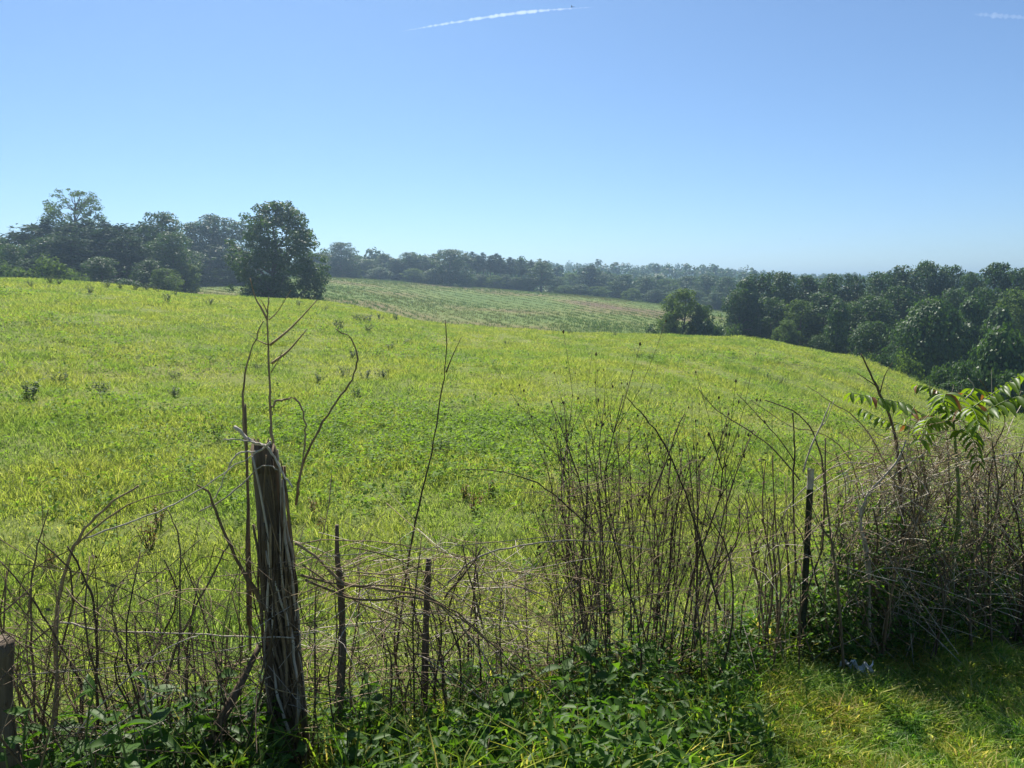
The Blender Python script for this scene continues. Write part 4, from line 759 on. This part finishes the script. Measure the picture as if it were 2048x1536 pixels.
for n, (px, top, nl, ls) in enumerate(sorted(lw)): leafy(px, top, fence_depth(px) + ur.uniform(-0.42, 0.0), nl, ls, f'broad-leaved green weed at the foot of the fence, {ORD[n] if n < 25 else ORD[27 - n] + " counted back from its right end"}' + (' from left' if n < 25 else ''), 'broad-leaved weeds along the fence')

# ------------------------------------------------------------------ compound-leaved sapling on the right
ar = np.random.default_rng(540); AB = P(1905, 1240, 4.55); AT = P(1905, 835, 4.5); AB[2] = G(AB[0], AB[1]) - 0.02
ail = link('compound_leaf_sapling', None, label='green sapling with long feathery compound leaves rising from the right thicket', cat='sapling', loc=tuple(AB))
mb = MB(); mb.tube(bent((0, 0, 0), AT - AB, ar, 8, 0.02), np.linspace(0.016, 0.008, 8), 6); link('stem', mb.mesh('stem', M['stem'], True), ail)
LT = [leaf_mesh('leaflet', M['ail_leaf'], 0.34, 0.25, 0.25), leaf_mesh('leaflet', M['ail_red'], 0.34, 0.25, 0.35)]
def frond(pts, d, pairs, ll, red=0.04, side=1.0):
    W = lp(pts, d); ln = smooth_line(W, 24) - AB; mb = MB(); mb.tube(ln, np.linspace(0.0045, 0.0015, len(ln)), 4); f = link('frond', mb.mesh('frond', M['stem']), ail)
    for k in range(pairs):
        t = 0.16 + 0.84 * k / (pairs - 1); i = min(22, int(t * 23)); p = ln[i] + (ln[i + 1] - ln[i]) * (t * 23 - i); tan = ln[i + 1] - ln[i]; tan /= np.linalg.norm(tan)
        sd = np.cross(tan, (0, 0, 1.0)); sd /= np.linalg.norm(sd) + 1e-9
        for s in (-1, 1):
            x = Vector(sd * s * 1.0 + tan * 0.45 + np.array((0, 0, -ar.uniform(0.25, 0.8))) + ar.normal(0, 0.12, 3)).normalized(); yv = Vector((0, 0, 1)).cross(x).normalized(); z = x.cross(yv)
            m = Matrix((x, yv, z)).transposed().to_4x4(); l = ll * (1.0 - 0.45 * abs(t - 0.45)) * ar.uniform(0.85, 1.12); o = link('leaflet', LT[1 if ar.uniform() < red else 0], f)
            o.matrix_basis = Matrix.Translation(Vector(p)) @ m @ Matrix.Rotation(ar.normal(0, 0.3), 4, 'X') @ Matrix.Scale(l, 4)
frond([(1896, 862), (1850, 832), (1800, 806), (1752, 796), (1704, 786)], [4.5, 4.45, 4.4, 4.36, 4.32], 13, 0.115, 0.06)
frond([(1900, 850), (1945, 815), (1985, 788), (2022, 762), (2066, 732)], [4.5, 4.5, 4.48, 4.45, 4.4], 13, 0.135)
frond([(1905, 870), (1950, 842), (1985, 815), (2030, 795), (2075, 790)], [4.5, 4.45, 4.4, 4.35, 4.3], 12, 0.13)
frond([(1896, 880), (1850, 862), (1800, 848), (1760, 836), (1725, 818)], [4.5, 4.55, 4.6, 4.65, 4.7], 11, 0.10)
frond([(1900, 850), (1890, 815), (1880, 790), (1862, 776), (1835, 770)], [4.5, 4.48, 4.5, 4.52, 4.55], 10, 0.10, 0.35)
frond([(1905, 850), (1912, 815), (1925, 790), (1945, 778), (1975, 785)], [4.5, 4.55, 4.65, 4.75, 4.85], 10, 0.115, 0.15)
frond([(1900, 850), (1895, 812), (1892, 792), (1890, 790), (1886, 806)], [4.5, 4.4, 4.25, 4.1, 3.95], 11, 0.12)
frond([(1905, 850), (1920, 825), (1935, 815), (1948, 822), (1958, 850)], [4.5, 4.4, 4.28, 4.16, 4.05], 11, 0.12)
frond([(1898, 855), (1875, 838), (1862, 836), (1850, 850), (1842, 880)], [4.5, 4.4, 4.3, 4.2, 4.1], 10, 0.11)
frond([(1905, 868), (1925, 860), (1940, 868), (1950, 890), (1955, 925)], [4.5, 4.4, 4.3, 4.25, 4.2], 9, 0.10)
# bright leafy bush between the steel post and the right thicket
bst, bfo = bush_mesh(333, 'herb', 0.6, 0.5, 320, 0.06, 12); p = P(1745, 1000, 4.75); q = link('leafy_bush', None, label='bright yellow green leafy bush behind the fence right of the steel post', cat='bush', loc=(p[0], p[1], G(p[0], p[1])), scale=(1.1, 1.1, 1.75)); link('stem', bst, q); link('foliage', bfo, q)

# ------------------------------------------------------------------ litter, birds, contrails
lr = np.random.default_rng(560); nu, nv = 22, 14; c = P(1712, 1318, 3.95); c[2] = G(c[0], c[1]); V = []
ph = lr.uniform(0, 6.28, 12)
for i in range(nu):
    for j in range(nv):
        u = i / (nu - 1) - 0.5; v = j / (nv - 1); cr = 0.018 * math.sin(u * 19 + ph[0] + 2 * math.sin(v * 7 + ph[1])) + 0.014 * math.sin(v * 17 + u * 11 + ph[2]) + 0.008 * math.sin(u * 41 + v * 23 + ph[3])
        V.append((u * 0.20 * (1 - 0.25 * (v - 0.4) ** 2) + 0.012 * math.sin(v * 13 + ph[4]), 0.05 * math.sin(v * 3.1) + cr * 1.6 - 0.02, v * 0.15 * (0.85 + 0.15 * math.sin(u * 9 + ph[5])) + 0.004 * math.sin(u * 31 + ph[6]) + 0.035))
Q = [(i * nv + j, (i + 1) * nv + j, (i + 1) * nv + j + 1, i * nv + j + 1) for i in range(nu - 1) for j in range(nv - 1)]
pm, nt, N, L = base_mat('thin_white_plastic'); b1 = N('ShaderNodeBsdfPrincipled'); b1.inputs['Base Color'].default_value = (0.72, 0.75, 0.80, 1); b1.inputs['Roughness'].default_value = 0.35; t1 = N('ShaderNodeBsdfTranslucent'); t1.inputs[0].default_value = (0.62, 0.68, 0.8, 1); mx = N('ShaderNodeMixShader'); mx.inputs[0].default_value = 0.3; L(b1.outputs[0], mx.inputs[1]); L(t1.outputs[0], mx.inputs[2]); oo = N('ShaderNodeOutputMaterial'); L(mx.outputs[0], oo.inputs[0])
link('plastic_bag', make_mesh('plastic_bag', V, [np.array(Q)], pm, True), label='crumpled white plastic bag lying in the grass by the fence', cat='bag', loc=tuple(c), rot=(0, 0, R(-20)), scale=(0.85, 0.85, 0.8))
M['bird'] = bark_mat('dark_plumage', [(0.02, 0.02, 0.022), (0.035, 0.035, 0.038)], scale=20, bump=0.1)
def bird(px, py, r, span, yaw, label):
    V = [(0, 0.32, 0.02), (-0.06, 0.1, 0), (0.06, 0.1, 0), (0, 0.08, 0.07), (0, 0.08, -0.06), (-0.05, -0.22, 0), (0.05, -0.22, 0), (0, -0.2, 0.03), (0, -0.2, -0.03), (-0.09, -0.5, 0), (0.09, -0.5, 0), (-0.5, 0.0, 0.14), (-0.45, -0.1, 0.13), (0.5, 0.0, 0.14), (0.45, -0.1, 0.13), (-0.05, -0.08, 0.02), (0.05, -0.08, 0.02)]
    T = [(0, 3, 1), (0, 2, 3), (0, 1, 4), (0, 4, 2), (1, 3, 5), (3, 7, 5), (3, 2, 6), (3, 6, 7), (1, 5, 8), (1, 8, 4), (4, 8, 6), (4, 6, 2), (5, 7, 9), (7, 10, 9), (7, 6, 10), (1, 11, 12), (1, 12, 15), (2, 14, 13), (2, 16, 14), (8, 5, 9), (8, 10, 6), (8, 9, 10)]
    link('bird', make_mesh('bird', V, [np.array(T)], M['bird']), label=label, cat='bird', loc=tuple(PR(px, py, r)), rot=(0, 0, yaw), scale=(span,) * 3)
bird(1600, 478, 190, 0.55, 0.6, 'tiny dark bird above the trees on the right')
bird(1144, 14, 60, 0.42, 1.2, 'tiny dark bird just above the white contrail')
cm_, nt, N, L = base_mat('ice_crystal_trail'); pv = N('ShaderNodeVolumePrincipled'); pv.inputs['Color'].default_value = (1, 1, 1, 1); pv.inputs['Density'].default_value = 0.007; pv.inputs['Anisotropy'].default_value = 0.62; oo = N('ShaderNodeOutputMaterial'); L(pv.outputs[0], oo.inputs['Volume'])
def contrail(pts, d, w, label, n, seed, mat):
    r = np.random.default_rng(seed); W = smooth_line(lp(pts, d), n); t = np.linspace(0, 1, n); W += r.normal(0, w * 0.10, (n, 3)); mb = MB(); mb.tube(W - W[0], w * np.sin(math.pi * (0.02 + 0.96 * t)) ** 0.8 * r.uniform(0.4, 1.3, n), 10)
    me = mb.mesh('contrail', mat, True); link('contrail', me, label=label, cat='contrail', loc=tuple(W[0]), group='contrails')
contrail([(800, 63), (900, 46), (1020, 28), (1100, 20), (1190, 14)], 7800, 15, 'long thin white contrail near the top of the sky', 90, 571, cm_)
cm2 = cm_.copy(); cm2.name = 'faint_ice_crystal_trail'; cm2.node_tree.nodes['Principled Volume'].inputs['Density'].default_value = 0.0022
contrail([(1945, 28), (2000, 32), (2075, 37)], 7800, 26, 'faint white contrail wisp in the upper right corner of the sky', 30, 572, cm2)

# ------------------------------------------------------------------ air
bb = bpy.data.meshes.new('haze'); hx, z0, z1 = 3200.0, -14.0, 34.0
make = make_mesh('haze', [(sx * hx, sy * hx, z) for z in (z0, z1) for sy in (-1, 1) for sx in (-1, 1)], [np.array([(0, 2, 3, 1), (4, 5, 7, 6), (0, 1, 5, 4), (2, 6, 7, 3), (0, 4, 6, 2), (1, 3, 7, 5)])])
hm, nt, N, L = base_mat('thin_summer_haze')
pv = N('ShaderNodeVolumePrincipled'); pv.inputs['Color'].default_value = (0.56, 0.79, 1.0, 1); pv.inputs['Density'].default_value = 0.00085; pv.inputs['Anisotropy'].default_value = 0.72
ho = N('ShaderNodeOutputMaterial'); L(pv.outputs[0], ho.inputs['Volume']); make.materials.append(hm)
link('haze', make, label='thin pale summer haze over the whole valley', cat='haze', kind='stuff')
